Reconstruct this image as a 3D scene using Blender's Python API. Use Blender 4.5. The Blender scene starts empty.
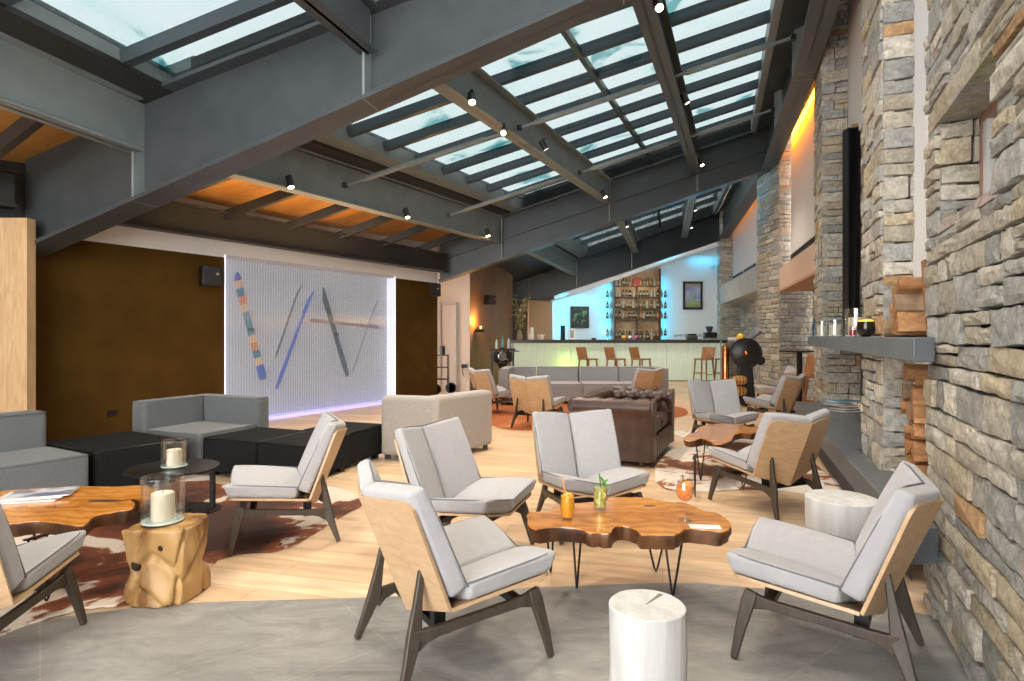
import bpy, bmesh, math, random
from mathutils import Vector, Matrix, noise
R = math.radians
random.seed(7)
C = bpy.context.scene.collection
scene = bpy.context.scene
# ---------------------------------------------------------------- camera, world, light, exposure
FP, U0, V0, EYE = 604.0, 512.0, 335.8, 1.35
cam = bpy.data.objects.new('camera', bpy.data.cameras.new('camera')); C.objects.link(cam)
cam.location = (0, 0, EYE); cam.rotation_euler = (R(90), 0, 0)
cam.data.sensor_width = 36; cam.data.lens = FP / 1024 * 36
cam.data.shift_y = -(340.5 - V0) / 1024; cam.data.clip_start = .05
scene.camera = cam
vs = scene.view_settings
vs.view_transform = 'Standard'; vs.look = 'None'; vs.exposure = 1.3; vs.gamma = 1; vs.use_curve_mapping = False
w = bpy.data.worlds.new('world'); scene.world = w; w.use_nodes = True
bgn = w.node_tree.nodes['Background']; bgn.inputs[0].default_value = (1, .985, .965, 1); bgn.inputs[1].default_value = 4.5

def lamp(name, kind, loc, energy, color, size=.2, size_y=None, rot=None, target=None, angle=None, blend=.6, spread=None):
    d = bpy.data.lights.new(name, kind); d.energy = energy; d.color = color
    if kind == 'AREA':
        d.size = size
        if spread: d.spread = R(spread)
        if size_y: d.shape = 'RECTANGLE'; d.size_y = size_y
    else:
        d.shadow_soft_size = size
    if kind == 'SPOT':
        d.spot_size = R(angle or 60); d.spot_blend = blend
    o = bpy.data.objects.new(name, d); C.objects.link(o); o.location = loc
    if target is not None:
        o.rotation_euler = (Vector(target) - Vector(loc)).to_track_quat('-Z', 'Y').to_euler()
    elif rot: o.rotation_euler = rot
    return o

def at(u, v, z):                       # point of the photograph at height z
    Y = FP * (EYE - z) / (v - V0)
    return Vector(((u - U0) * Y / FP, Y, z))
def atY(u, v, Y):                      # point of the photograph at distance Y
    return Vector(((u - U0) * Y / FP, Y, EYE - (v - V0) * Y / FP))

# ---------------------------------------------------------------- materials
MATS = {}
def node_mat(name):
    m = bpy.data.materials.new(name); m.use_nodes = True
    nt = m.node_tree; b = nt.nodes['Principled BSDF']
    return m, nt, b
def mat(name, col, rough=.5, metal=0, col2=None, scale=6, bump=0, bscale=40, stretch=None, emit=0, spec=None, detail=6, sheen=0, lo=.35, hi=.65):
    if name in MATS: return MATS[name]
    m, nt, b = node_mat(name); N = nt.nodes; L = nt.links
    b.inputs['Base Color'].default_value = (*col, 1); b.inputs['Roughness'].default_value = rough
    b.inputs['Metallic'].default_value = metal
    if spec is not None: b.inputs['Specular IOR Level'].default_value = spec
    if sheen: b.inputs['Sheen Weight'].default_value = sheen
    tc = N.new('ShaderNodeTexCoord'); mp = N.new('ShaderNodeMapping'); L.new(tc.outputs['Object'], mp.inputs[0])
    if stretch: mp.inputs['Scale'].default_value = stretch
    if col2:
        n = N.new('ShaderNodeTexNoise'); n.inputs['Scale'].default_value = scale; n.inputs['Detail'].default_value = detail
        r = N.new('ShaderNodeValToRGB'); r.color_ramp.elements[0].position = lo; r.color_ramp.elements[1].position = hi
        r.color_ramp.elements[0].color = (*col, 1); r.color_ramp.elements[1].color = (*col2, 1)
        L.new(mp.outputs[0], n.inputs[0]); L.new(n.outputs[0], r.inputs[0]); L.new(r.outputs[0], b.inputs['Base Color'])
    if bump:
        n = N.new('ShaderNodeTexNoise'); n.inputs['Scale'].default_value = bscale; n.inputs['Detail'].default_value = 5
        bp = N.new('ShaderNodeBump'); bp.inputs['Strength'].default_value = bump; bp.inputs['Distance'].default_value = .01
        L.new(mp.outputs[0], n.inputs[0]); L.new(n.outputs[0], bp.inputs['Height']); L.new(bp.outputs[0], b.inputs['Normal'])
    if emit:
        b.inputs['Emission Color'].default_value = (*col, 1); b.inputs['Emission Strength'].default_value = emit
    MATS[name] = m; return m
def glass(name, tint=(1, 1, 1), gloss=.12, body=0, bodycol=(1, 1, 1)):
    if name in MATS: return MATS[name]
    m, nt, b = node_mat(name); N = nt.nodes; L = nt.links; out = N['Material Output']
    t = N.new('ShaderNodeBsdfTransparent'); t.inputs[0].default_value = (*tint, 1)
    g = N.new('ShaderNodeBsdfGlossy'); g.inputs['Roughness'].default_value = .04
    fr = N.new('ShaderNodeLayerWeight'); fr.inputs[0].default_value = .25
    mt = N.new('ShaderNodeMath'); mt.operation = 'MULTIPLY_ADD'; mt.inputs[1].default_value = .28; mt.inputs[2].default_value = gloss * .4
    L.new(fr.outputs['Facing'], mt.inputs[0])
    mx = N.new('ShaderNodeMixShader'); L.new(mt.outputs[0], mx.inputs[0]); L.new(t.outputs[0], mx.inputs[1]); L.new(g.outputs[0], mx.inputs[2])
    last = mx
    if body:
        d = N.new('ShaderNodeBsdfDiffuse'); d.inputs[0].default_value = (*bodycol, 1)
        m2 = N.new('ShaderNodeMixShader'); m2.inputs[0].default_value = body
        L.new(mx.outputs[0], m2.inputs[1]); L.new(d.outputs[0], m2.inputs[2]); last = m2
    L.new(last.outputs[0], out.inputs[0]); MATS[name] = m; return m
def wood_mat(name, c1, c2, rough=.45, scale=3, axis='X', bump=.15, knots=0):
    if name in MATS: return MATS[name]
    m, nt, b = node_mat(name); N = nt.nodes; L = nt.links
    tc = N.new('ShaderNodeTexCoord'); mp = N.new('ShaderNodeMapping'); L.new(tc.outputs['Object'], mp.inputs[0])
    s = {'X': (.12, 1, 1), 'Y': (1, .12, 1), 'Z': (1, 1, .12)}[axis]; mp.inputs['Scale'].default_value = s
    n = N.new('ShaderNodeTexNoise'); n.inputs['Scale'].default_value = scale * 12; n.inputs['Detail'].default_value = 8; n.inputs['Distortion'].default_value = 1.2
    L.new(mp.outputs[0], n.inputs[0])
    r = N.new('ShaderNodeValToRGB'); r.color_ramp.elements[0].position = .3; r.color_ramp.elements[1].position = .72
    r.color_ramp.elements[0].color = (*c1, 1); r.color_ramp.elements[1].color = (*c2, 1)
    L.new(n.outputs[0], r.inputs[0]); L.new(r.outputs[0], b.inputs['Base Color']); b.inputs['Roughness'].default_value = rough
    bp = N.new('ShaderNodeBump'); bp.inputs['Strength'].default_value = bump; bp.inputs['Distance'].default_value = .005
    L.new(n.outputs[0], bp.inputs['Height']); L.new(bp.outputs[0], b.inputs['Normal'])
    MATS[name] = m; return m

# fixed palette
fabric = mat('grey_fabric', (.375, .37, .385), .9, col2=(.40, .395, .41), scale=25, bump=.35, bscale=420, sheen=.2)
piping_m = mat('dark_piping', (.13, .13, .145), .8)
sofa_grey = mat('sofa_grey_fabric', (.105, .115, .12), .9, col2=(.122, .133, .138), scale=60, bump=.35, bscale=420, sheen=.2)
sofa_beige = mat('sofa_beige_fabric', (.33, .30, .275), .9, col2=(.38, .35, .32), scale=60, bump=.35, bscale=420, sheen=.2)
sofa_far = mat('sofa_far_fabric', (.30, .30, .305), .9, col2=(.34, .34, .345), scale=60, bump=.3, bscale=300)
black_fab = mat('charcoal_fabric', (.010, .011, .012), .9, col2=(.014, .015, .016), scale=60, bump=.35, bscale=420, spec=.15)
oak = wood_mat('oak_veneer', (.45, .29, .16), (.54, .37, .22), .42, 2.2, 'Z', .08)
oak_h = wood_mat('oak_veneer_across', (.43, .275, .15), (.53, .36, .21), .42, 2.2, 'Y', .08)
legwood = wood_mat('grey_brown_leg_wood', (.036, .027, .020), (.066, .050, .036), .5, 3, 'Z', .1)
black_metal = mat('black_metal', (.012, .012, .013), .4, .3)
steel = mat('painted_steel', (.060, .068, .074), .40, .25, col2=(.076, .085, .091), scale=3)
steel_l = mat('painted_steel_pale_lit', (.19, .22, .225), .45, .1, col2=(.23, .26, .26), scale=3)  # same paint; skylight on the pale beams put into the colour
steel_d = mat('painted_steel_dark', (.022, .021, .021), .45, .1, col2=(.03, .029, .028), scale=3)  # dark steel parts; on the struts silhouette shade put into the colour
chrome = mat('chrome', (.7, .7, .7), .18, 1)
slate = mat('dark_slate', (.085, .092, .1), .38, col2=(.13, .135, .14), scale=4, bump=.2, bscale=25)
brown_wall = mat('brown_plaster', (.058, .028, .004), .85, spec=.12, col2=(.078, .039, .006), scale=2.5, bump=.1, bscale=15)
white_wall = mat('white_plaster', (.72, .71, .70), .85, bump=.05, bscale=60)
beige_wall = mat('beige_plaster', (.62, .50, .40), .85, bump=.05, bscale=60)
ceil_wood = wood_mat('ceiling_pine', (.34, .15, .035), (.5, .24, .06), .55, 1.5, 'X', .1)
birch = wood_mat('pale_larch_boards', (.50, .31, .15), (.66, .45, .25), .6, 1.6, 'Z', .12)
paint_white = mat('white_painted_wood', (.46, .455, .44), .6, col2=(.58, .575, .565), scale=22, bump=.5, bscale=30, stretch=(1, 1, .06))
conc = mat('pale_concrete', (.45, .42, .39), .8, col2=(.52, .49, .45), scale=5)
wax = mat('candle_wax', (.82, .74, .58), .5, col2=(.70, .6, .44), scale=40, stretch=(1, 1, .2))
clear = glass('clear_glass', (.97, .98, .98), .2)
bar_front_m = mat('bar_front_glass', (.62, .70, .60), .2, col2=(.52, .60, .52), scale=5, stretch=(8, 8, .3))
leather = mat('brown_leather', (.030, .011, .007), .34, col2=(.066, .028, .017), scale=7, bump=.25, bscale=90)
stoolwood = mat('stool_wood', (.28, .11, .035), .45, col2=(.38, .17, .06), scale=10)

# ---------------------------------------------------------------- mesh helpers
class MB:
    def __init__(s): s.v = []; s.f = []; s.c = []
    def add(s, vs, fs, col=None):
        b = len(s.v); s.v += [Vector(p) for p in vs]; s.f += [tuple(i + b for i in f) for f in fs]
        s.c += [col] * len(fs); return s
    def hexa(s, p, col=None):          # p: 4 bottom, 4 top (same winding, ccw from above)
        return s.add(p, [(3, 2, 1, 0), (4, 5, 6, 7), (0, 1, 5, 4), (1, 2, 6, 5), (2, 3, 7, 6), (3, 0, 4, 7)], col)
    def box(s, c, d, rz=0, M=None):
        x, y, z = (k / 2 for k in d); P = [(-x, -y, -z), (x, -y, -z), (x, y, -z), (-x, y, -z), (-x, -y, z), (x, -y, z), (x, y, z), (-x, y, z)]
        T = Matrix.Translation(Vector(c)) @ (M if M is not None else Matrix.Rotation(rz, 4, 'Z'))
        return s.hexa([T @ Vector(q) for q in P])
    def prism(s, poly, z0, z1, inset=0):
        n = len(poly); cx = sum(p[0] for p in poly) / n; cy = sum(p[1] for p in poly) / n
        b = [(cx + (p[0] - cx) * (1 - inset), cy + (p[1] - cy) * (1 - inset), z0) for p in poly]
        t = [(p[0], p[1], z1) for p in poly]
        return s.add(b + t, [tuple(reversed(range(n))), tuple(range(n, 2 * n))] + [(i, (i + 1) % n, n + (i + 1) % n, n + i) for i in range(n)])
    def tube(s, pts, r, n=8, r2=None, flat=1.0, up=None):
        pts = [Vector(p) for p in pts]; k = len(pts); rings = []
        prev = None
        for i, p in enumerate(pts):
            t = (pts[min(i + 1, k - 1)] - pts[max(i - 1, 0)]).normalized()
            a = up and Vector(up) or (Vector((0, 0, 1)) if abs(t.z) < .9 else Vector((1, 0, 0)))
            if prev is not None and not up: a = prev
            x = (a - t * a.dot(t)).normalized(); y = t.cross(x); prev = x
            rr = (r[i] if isinstance(r, (list, tuple)) else (r if r2 is None else r + (r2 - r) * i / (k - 1)))
            rings.append([p + x * math.cos(2 * math.pi * j / n) * rr + y * math.sin(2 * math.pi * j / n) * rr * flat for j in range(n)])
        vs = [q for g in rings for q in g]; fs = []
        for i in range(k - 1):
            for j in range(n):
                fs.append((i * n + j, i * n + (j + 1) % n, (i + 1) * n + (j + 1) % n, (i + 1) * n + j))
        fs += [tuple(reversed(range(n))), tuple(range((k - 1) * n, k * n))]
        return s.add(vs, fs)
    def bar(s, a, b, w0, d0, w1=None, d1=None, side=(0, 1, 0)):      # tapered rectangular bar; width along side
        a = Vector(a); b = Vector(b); t = (b - a).normalized(); x = Vector(side); x = (x - t * x.dot(t)).normalized(); y = t.cross(x)
        w1 = w0 if w1 is None else w1; d1 = d0 if d1 is None else d1
        P = [a - x * w0 / 2 - y * d0 / 2, a + x * w0 / 2 - y * d0 / 2, a + x * w0 / 2 + y * d0 / 2, a - x * w0 / 2 + y * d0 / 2,
             b - x * w1 / 2 - y * d1 / 2, b + x * w1 / 2 - y * d1 / 2, b + x * w1 / 2 + y * d1 / 2, b - x * w1 / 2 + y * d1 / 2]
        return s.hexa(P)
    def sweep(s, pts, wd, side=(0, 1, 0)):     # continuous tapered rectangular sweep; wd = (width, depth) per point
        pts = [Vector(p) for p in pts]; k = len(pts); V = []
        for i, p in enumerate(pts):
            t = (pts[min(i + 1, k - 1)] - pts[max(i - 1, 0)]).normalized(); x = Vector(side); x = (x - t * x.dot(t)).normalized(); y = t.cross(x); w0, d0 = wd[i]
            V += [p - x * w0 / 2 - y * d0 / 2, p + x * w0 / 2 - y * d0 / 2, p + x * w0 / 2 + y * d0 / 2, p - x * w0 / 2 + y * d0 / 2]
        F = [(3, 2, 1, 0), tuple((k - 1) * 4 + j for j in range(4))] + [(i * 4 + j, i * 4 + (j + 1) % 4, i * 4 + 4 + (j + 1) % 4, i * 4 + 4 + j) for i in range(k - 1) for j in range(4)]
        return s.add(V, F)
    def lathe(s, prof, n=20, c=(0, 0, 0), axis='Z', squash=1, ring=False):
        vs = []; k = len(prof)
        for r, z in prof:
            for j in range(n):
                a = 2 * math.pi * j / n; p = (r * math.cos(a), r * math.sin(a) * squash, z)
                if axis == 'Y': p = (p[0], p[2], p[1])
                if axis == 'X': p = (p[2], p[0], p[1])
                vs.append(Vector(p) + Vector(c))
        fs = []
        for i in range(k - 1):
            for j in range(n):
                q = (i * n + j, i * n + (j + 1) % n, (i + 1) * n + (j + 1) % n, (i + 1) * n + j)
                fs.append(q if axis != 'Y' else tuple(reversed(q)))
        if ring:
            for j in range(n): fs.append(((k - 1) * n + j, (k - 1) * n + (j + 1) % n, (j + 1) % n, j))
            return s.add(vs, fs)
        if prof[0][0] > 1e-4: fs.append(tuple(reversed(range(n))))
        if prof[-1][0] > 1e-4: fs.append(tuple(range((k - 1) * n, k * n)))
        return s.add(vs, fs)
    def ball(s, c, r, n=10, sz=1):
        return s.lathe([(max(1e-5, r * math.sin(math.pi * i / n)), -r * sz * math.cos(math.pi * i / n)) for i in range(n + 1)], n * 2, c)
def obj(name, mb, m, parent=None, bevel=0, seg=3, smooth=False, sub=0, merge=False):
    me = bpy.data.meshes.new(name); me.from_pydata([tuple(v) for v in mb.v], [], mb.f)
    if any(c is not None for c in mb.c):
        ca = me.color_attributes.new('Col', 'FLOAT_COLOR', 'CORNER')
        for p in me.polygons:
            c = mb.c[p.index] or (.05, .045, .04)
            for li in p.loop_indices: ca.data[li].color = (*c, 1)
    bm = bmesh.new(); bm.from_mesh(me)
    if merge: bmesh.ops.remove_doubles(bm, verts=bm.verts, dist=1e-5)
    bmesh.ops.recalc_face_normals(bm, faces=bm.faces); bm.to_mesh(me); bm.free()
    if m: me.materials.append(m)
    o = bpy.data.objects.new(name, me); C.objects.link(o)
    if parent: o.parent = parent
    if bevel:
        b = o.modifiers.new('bevel', 'BEVEL'); b.width = bevel; b.segments = seg; b.limit_method = 'ANGLE'; b.angle_limit = R(28)
        smooth = True
    if sub:
        q = o.modifiers.new('sub', 'SUBSURF'); q.levels = q.render_levels = sub; smooth = True
    if smooth:
        me.shade_smooth()
        if not sub: 
            try:
                me.set_sharp_from_angle(angle=R(40))
            except Exception: pass
    return o
def tag(o, label=None, cat=None, group=None, kind=None):
    if label: o['label'] = label
    if cat: o['category'] = cat
    if group: o['group'] = group
    if kind: o['kind'] = kind
    return o
def thing(name, label, cat, loc=(0, 0, 0), rz=0, group=None):
    o = bpy.data.objects.new(name, None); C.objects.link(o); o.location = loc; o.rotation_euler = (0, 0, rz)
    return tag(o, label, cat, group)
def struct(name, mb, m, parent=None, **k):
    o = obj(name, mb, m, parent, **k)
    if parent is None: o['kind'] = 'structure'
    return o
def copy_tree(o, parent=None):
    c = o.copy(); C.objects.link(c)
    if parent: c.parent = parent; c.matrix_parent_inverse = o.matrix_parent_inverse.copy()
    for ch in [k for k in bpy.data.objects if k.parent == o]: copy_tree(ch, c)
    return c
def place(proto, first, loc, rz, label, group=None):
    o = proto if first else copy_tree(proto)
    o.location = loc; o.rotation_euler = (0, 0, rz); o['label'] = label
    if group: o['group'] = group
    return o

# ---------------------------------------------------------------- masonry
def stone_material():
    m, nt, b = node_mat('dry_stone'); N = nt.nodes; L = nt.links
    a = N.new('ShaderNodeVertexColor'); a.layer_name = 'Col'
    tc = N.new('ShaderNodeTexCoord')
    n = N.new('ShaderNodeTexNoise'); n.inputs['Scale'].default_value = 22; n.inputs['Detail'].default_value = 12; n.inputs['Roughness'].default_value = .75
    L.new(tc.outputs['Object'], n.inputs[0])
    r = N.new('ShaderNodeValToRGB'); r.color_ramp.elements[0].position = .3; r.color_ramp.elements[1].position = .7
    r.color_ramp.elements[0].color = (.45, .42, .38, 1); r.color_ramp.elements[1].color = (1.3, 1.3, 1.28, 1)
    L.new(n.outputs[0], r.inputs[0])
    mx = N.new('ShaderNodeMix'); mx.data_type = 'RGBA'; mx.blend_type = 'MULTIPLY'; mx.inputs[0].default_value = 1
    L.new(a.outputs[0], mx.inputs[6]); L.new(r.outputs[0], mx.inputs[7]); L.new(mx.outputs[2], b.inputs['Base Color'])
    b.inputs['Roughness'].default_value = .9
    bp = N.new('ShaderNodeBump'); bp.inputs['Strength'].default_value = 1; bp.inputs['Distance'].default_value = .03
    n2 = N.new('ShaderNodeTexNoise'); n2.inputs['Scale'].default_value = 26; n2.inputs['Detail'].default_value = 10; n2.inputs['Roughness'].default_value = .7
    L.new(tc.outputs['Object'], n2.inputs[0]); L.new(n2.outputs[0], bp.inputs['Height']); L.new(bp.outputs[0], b.inputs['Normal'])
    return m
STONE = stone_material()
PAL = [(.50, .46, .385), (.57, .52, .43), (.43, .43, .41), (.53, .49, .41), (.38, .375, .36), (.63, .59, .52), (.52, .495, .45), (.55, .47, .34), (.47, .465, .45), (.45, .40, .32)]
def masonry(mb, o, ud, length, z0, z1, nrm, rng, hmin=.07, hmax=.17, wmin=.15, wmax=.42, depth=.07, rust=.02, rough=.014):
    """courses of irregular stones on the vertical rectangle that starts at o and runs along ud; nrm points at the room"""
    ud = Vector((*ud, 0)).normalized(); nr = Vector((*nrm, 0)).normalized(); o = Vector((*o, 0)); up = Vector((0, 0, 1))
    if ud.cross(up).dot(nr) < 0: flip = True
    else: flip = False
    z = z0
    while z < z1 - .015:
        h = rng.uniform(hmin, hmax)
        if z1 - z - h < hmin * .7: h = z1 - z
        x = 0
        while x < length - .01:
            wd = rng.uniform(wmin, wmax) * (1 if h > (hmin + hmax) / 2 else 1.15)
            if length - x - wd < wmin * .6: wd = length - x
            pieces = [(z, h)]
            if h > hmin * 1.7 and rng.random() < .25:
                k = rng.uniform(.35, .65); pieces = [(z, h * k), (z + h * k, h * (1 - k))]
            for zz, hh in pieces:
                col = rng.choice(PAL)
                if rng.random() < rust: col = (.50, .31, .16)
                f = rng.uniform(.82, 1.15); col = tuple(min(1, c * f) for c in col)
                g = .0065; out = rng.uniform(0, rough * 1.8)
                nx = 4; nz = 3; V = []
                tilt = rng.uniform(-.012, .012) ; sk = rng.uniform(-.006, .006)
                for j in range(nz + 1):
                    for i in range(nx + 1):
                        a = i / nx; b_ = j / nz
                        edge = (i in (0, nx)) or (j in (0, nz))
                        uu = x + g + (wd - 2 * g) * a + (sk * (b_ - .5) * 2 if 0 < x and x + wd < length else 0); ww = zz + g + (hh - 2 * g) * b_ + tilt * (a - .5) * (hh / hmax)
                        if edge:
                            uu += rng.uniform(-.004, .004) if i not in (0, nx) or (0 < x and x + wd < length) else 0
                            ww += rng.uniform(-.006, .006)
                        e = out + (rng.uniform(0, rough * .7) if not edge else -rng.uniform(.0, .004))
                        V.append(o + ud * uu + up * ww + nr * e)
                nb = len(V)
                B = [o + ud * (x + g) + up * (zz + g) - nr * depth, o + ud * (x + wd - g) + up * (zz + g) - nr * depth,
                     o + ud * (x + wd - g) + up * (zz + hh - g) - nr * depth, o + ud * (x + g) + up * (zz + hh - g) - nr * depth]
                F = []
                for j in range(nz):
                    for i in range(nx):
                        q = j * (nx + 1) + i; F.append((q, q + 1, q + nx + 2, q + nx + 1))
                F.append(tuple([nb + 1, nb] + [i for i in range(nx + 1)]))
                F.append(tuple([nb + 3, nb + 2] + [nz * (nx + 1) + i for i in range(nx, -1, -1)]))
                F.append(tuple([nb, nb + 3] + [j * (nx + 1) for j in range(nz, -1, -1)]))
                F.append(tuple([nb + 2, nb + 1] + [j * (nx + 1) + nx for j in range(nz + 1)]))
                mb.add(V + B, F, col)
            x += wd
        z += h
def backing(mb, pts, z0, z1):
    n0 = len(mb.f); mb.prism(pts, z0, z1)
    for i in range(n0, len(mb.f)): mb.c[i] = (.07, .062, .052)
# ================================================================ STRUCTURE
def V2(a, b): return Vector((a, b, 0))
WALLS_L = lambda Y: -3.95 + .595 * (Y - 9.6)          # line of the left wall
# --- floors
def floor_wood_mat():
    m, nt, b = node_mat('oak_floor'); N = nt.nodes; L = nt.links
    tc = N.new('ShaderNodeTexCoord'); mp = N.new('ShaderNodeMapping'); mp.inputs['Rotation'].default_value = (0, 0, R(14)); L.new(tc.outputs['Object'], mp.inputs[0])
    br = N.new('ShaderNodeTexBrick'); br.inputs['Scale'].default_value = 1; br.inputs['Brick Width'].default_value = 2.1; br.inputs['Row Height'].default_value = .2
    br.inputs['Mortar Size'].default_value = .0025; br.inputs['Color1'].default_value = (.60, .42, .265, 1); br.inputs['Color2'].default_value = (.74, .55, .37, 1); br.inputs['Mortar'].default_value = (.42, .29, .17, 1)
    L.new(mp.outputs[0], br.inputs[0])
    mp2 = N.new('ShaderNodeMapping'); mp2.inputs['Scale'].default_value = (.15, 1, 1); L.new(mp.outputs[0], mp2.inputs[0])
    n = N.new('ShaderNodeTexNoise'); n.inputs['Scale'].default_value = 14; n.inputs['Detail'].default_value = 8; L.new(mp2.outputs[0], n.inputs[0])
    r = N.new('ShaderNodeValToRGB'); r.color_ramp.elements[0].color = (.78, .74, .70, 1); r.color_ramp.elements[1].color = (1.12, 1.12, 1.1, 1); r.color_ramp.elements[0].position = .3; r.color_ramp.elements[1].position = .7
    L.new(n.outputs[0], r.inputs[0]); mx = N.new('ShaderNodeMix'); mx.data_type = 'RGBA'; mx.blend_type = 'MULTIPLY'; mx.inputs[0].default_value = 1
    L.new(br.outputs[0], mx.inputs[6]); L.new(r.outputs[0], mx.inputs[7]); L.new(mx.outputs[2], b.inputs['Base Color']); b.inputs['Roughness'].default_value = .38
    return m
def tile_mat():
    m, nt, b = node_mat('grey_stone_tile'); N = nt.nodes; L = nt.links
    tc = N.new('ShaderNodeTexCoord'); mp = N.new('ShaderNodeMapping'); mp.inputs['Rotation'].default_value = (0, 0, R(-38)); L.new(tc.outputs['Object'], mp.inputs[0])
    br = N.new('ShaderNodeTexBrick'); br.offset = 0; br.inputs['Scale'].default_value = 1; br.inputs['Brick Width'].default_value = 1.2; br.inputs['Row Height'].default_value = 1.2
    br.inputs['Mortar Size'].default_value = .003; br.inputs['Color1'].default_value = (1, 1, 1, 1); br.inputs['Color2'].default_value = (.93, .93, .93, 1); br.inputs['Mortar'].default_value = (1.25, 1.2, 1.1, 1); L.new(mp.outputs[0], br.inputs[0])
    mp2 = N.new('ShaderNodeMapping'); mp2.inputs['Scale'].default_value = (.5, 1.2, 1); mp2.inputs['Rotation'].default_value = (0, 0, R(-25)); L.new(tc.outputs['Object'], mp2.inputs[0])
    n = N.new('ShaderNodeTexNoise'); n.inputs['Scale'].default_value = 5; n.inputs['Detail'].default_value = 14; n.inputs['Roughness'].default_value = .76; n.inputs['Distortion'].default_value = .6; L.new(mp2.outputs[0], n.inputs[0])
    r = N.new('ShaderNodeValToRGB'); r.color_ramp.elements[0].color = (.14, .138, .13, 1); r.color_ramp.elements[1].color = (.34, .33, .315, 1); r.color_ramp.elements[0].position = .3; r.color_ramp.elements[1].position = .7
    L.new(n.outputs[0], r.inputs[0]); mx = N.new('ShaderNodeMix'); mx.data_type = 'RGBA'; mx.blend_type = 'MULTIPLY'; mx.inputs[0].default_value = 1
    L.new(r.outputs[0], mx.inputs[6]); L.new(br.outputs[0], mx.inputs[7]); L.new(mx.outputs[2], b.inputs['Base Color']); b.inputs['Roughness'].default_value = .5
    bp = N.new('ShaderNodeBump'); bp.inputs['Strength'].default_value = .3; bp.inputs['Distance'].default_value = .01; L.new(n.outputs[0], bp.inputs['Height']); L.new(bp.outputs[0], b.inputs['Normal'])
    return m
struct('floor', MB().prism([(-10, -3.4), (3, -3.4), (10, 9), (10, 24), (-6, 24), (-10, 9)], -.1, 0), floor_wood_mat())
bnd = [(0, 632), (60, 618), (130, 609), (200, 603), (340, 599), (420, 596), (540, 588), (640, 584), (700, 584), (760, 589), (830, 598), (940, 618)]
pl = [tuple(at(u, v, 0).xy) for u, v in bnd]
struct('floor', MB().prism([(-9, -3.3), (-.5, -3.3), (2.1, 2.6)] + pl[::-1] + [(-4.5, 2.3), (-9, 1.8)], -.02, .004), tile_mat())

# --- trusses: ends, bottom and top heights
TR = [((-7.5, -3.2), (-1.0, -3.2), 2.255, 4.885, 3.5, 5.45), ((-5.5, 6.85), (2.78, 4.8), 2.255, 4.885, 3.5, 5.45),
      ((-1.61, 13.5), (5.4, 12.7), 2.55, 4.83, 3.55, 5.75), ((.9, 19.45), (6.75, 19.35), 2.49, 4.42, 3.4, 5.35)]
def tp(i, t, top=True, dz=0):
    a, b, zb0, zb1, zt0, zt1 = TR[i]
    z = (zt0 + (zt1 - zt0) * t) if top else (zb0 + (zb1 - zb0) * t)
    return Vector((a[0] + (b[0] - a[0]) * t, a[1] + (b[1] - a[1]) * t, z + dz))
def roof(i, s, t, dz=0): return tp(i, t, True, dz).lerp(tp(i + 1, t, True, dz), s)

def ibeam(name, a0, a1, b0, b1, m, label, width=.24, th=.03, group=None, web=.03, stiff=(), mid=False, mw=None):
    """a0/a1 bottom and top at one end, b0/b1 at the other"""
    t = thing(name, label, 'beam', a0, 0, group); o = Vector(a0)
    a0, a1, b0, b1 = (Vector(k) - o for k in (a0, a1, b0, b1)); d = (b0 - a0); d.z = 0; d.normalize(); s = Vector((-d.y, d.x, 0)); u = Vector((0, 0, 1))
    def plate(p, q, ww, h):
        return [p - s * ww / 2 - u * h / 2, q - s * ww / 2 - u * h / 2, q + s * ww / 2 - u * h / 2, p + s * ww / 2 - u * h / 2,
                p - s * ww / 2 + u * h / 2, q - s * ww / 2 + u * h / 2, q + s * ww / 2 + u * h / 2, p + s * ww / 2 + u * h / 2]
    W = web
    obj('web', MB().hexa([a0 - s * W / 2, b0 - s * W / 2, b0 + s * W / 2, a0 + s * W / 2, a1 - s * W / 2, b1 - s * W / 2, b1 + s * W / 2, a1 + s * W / 2]), mw or m, t)
    obj('bottom_flange', MB().hexa(plate(a0 + u * th / 2, b0 + u * th / 2, width, th)), m, t, bevel=.004, seg=1)
    obj('top_flange', MB().hexa(plate(a1 - u * th / 2, b1 - u * th / 2, width, th)), m, t, bevel=.004, seg=1)
    if mid: obj('middle_flange', MB().hexa(plate(a0.lerp(a1, .48), b0.lerp(b1, .48), width * .55, th * .7)), m, t)
    for k in stiff:
        p0 = a0.lerp(b0, k); p1 = a1.lerp(b1, k); mb = MB()
        mb.hexa([p0 - s * width * .46 - d * .012, p0 - s * width * .46 + d * .012, p0 + s * width * .46 + d * .012, p0 + s * width * .46 - d * .012,
                 p1 - s * width * .46 - d * .012, p1 - s * width * .46 + d * .012, p1 + s * width * .46 + d * .012, p1 + s * width * .46 - d * .012])
        obj('stiffener_plate', mb, steel_l, t)
    return t
def tb(i, t0=-.0, t1=1.0, **k):
    return ibeam('steel_rafter_beam', tp(i, t0, False), tp(i, t0), tp(i, t1, False), tp(i, t1), **k)
tb(1, m=steel, label='huge deep steel roof beam crossing the whole room in the foreground', width=.34, th=.045, stiff=(.19, .5, .78))
tb(2, m=steel, label='second deep steel roof beam with a welded middle flange, ending over the far stone pillar', width=.34, th=.045, mid=True, stiff=(.2, .53, .79))
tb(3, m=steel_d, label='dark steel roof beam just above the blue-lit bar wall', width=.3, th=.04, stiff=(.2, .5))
cp_ = thing('bolted_end_plate', 'bolted steel end plate where the pale left beam meets the huge rafter', 'steel plate', tuple(tp(1, .182, True, -.3)))
obj('plate', MB().box((-.01, -.13, 0), (.02, .24, .5), math.atan2(-2.05, 8.28)), steel_d, cp_)
for k_ in range(5): obj('bolt', MB().lathe([(.02, -.02), (.02, .02), (.001, .021)], 8, (.012, -.14, -.18 + .09 * k_), 'X'), steel_l, cp_)
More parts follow.
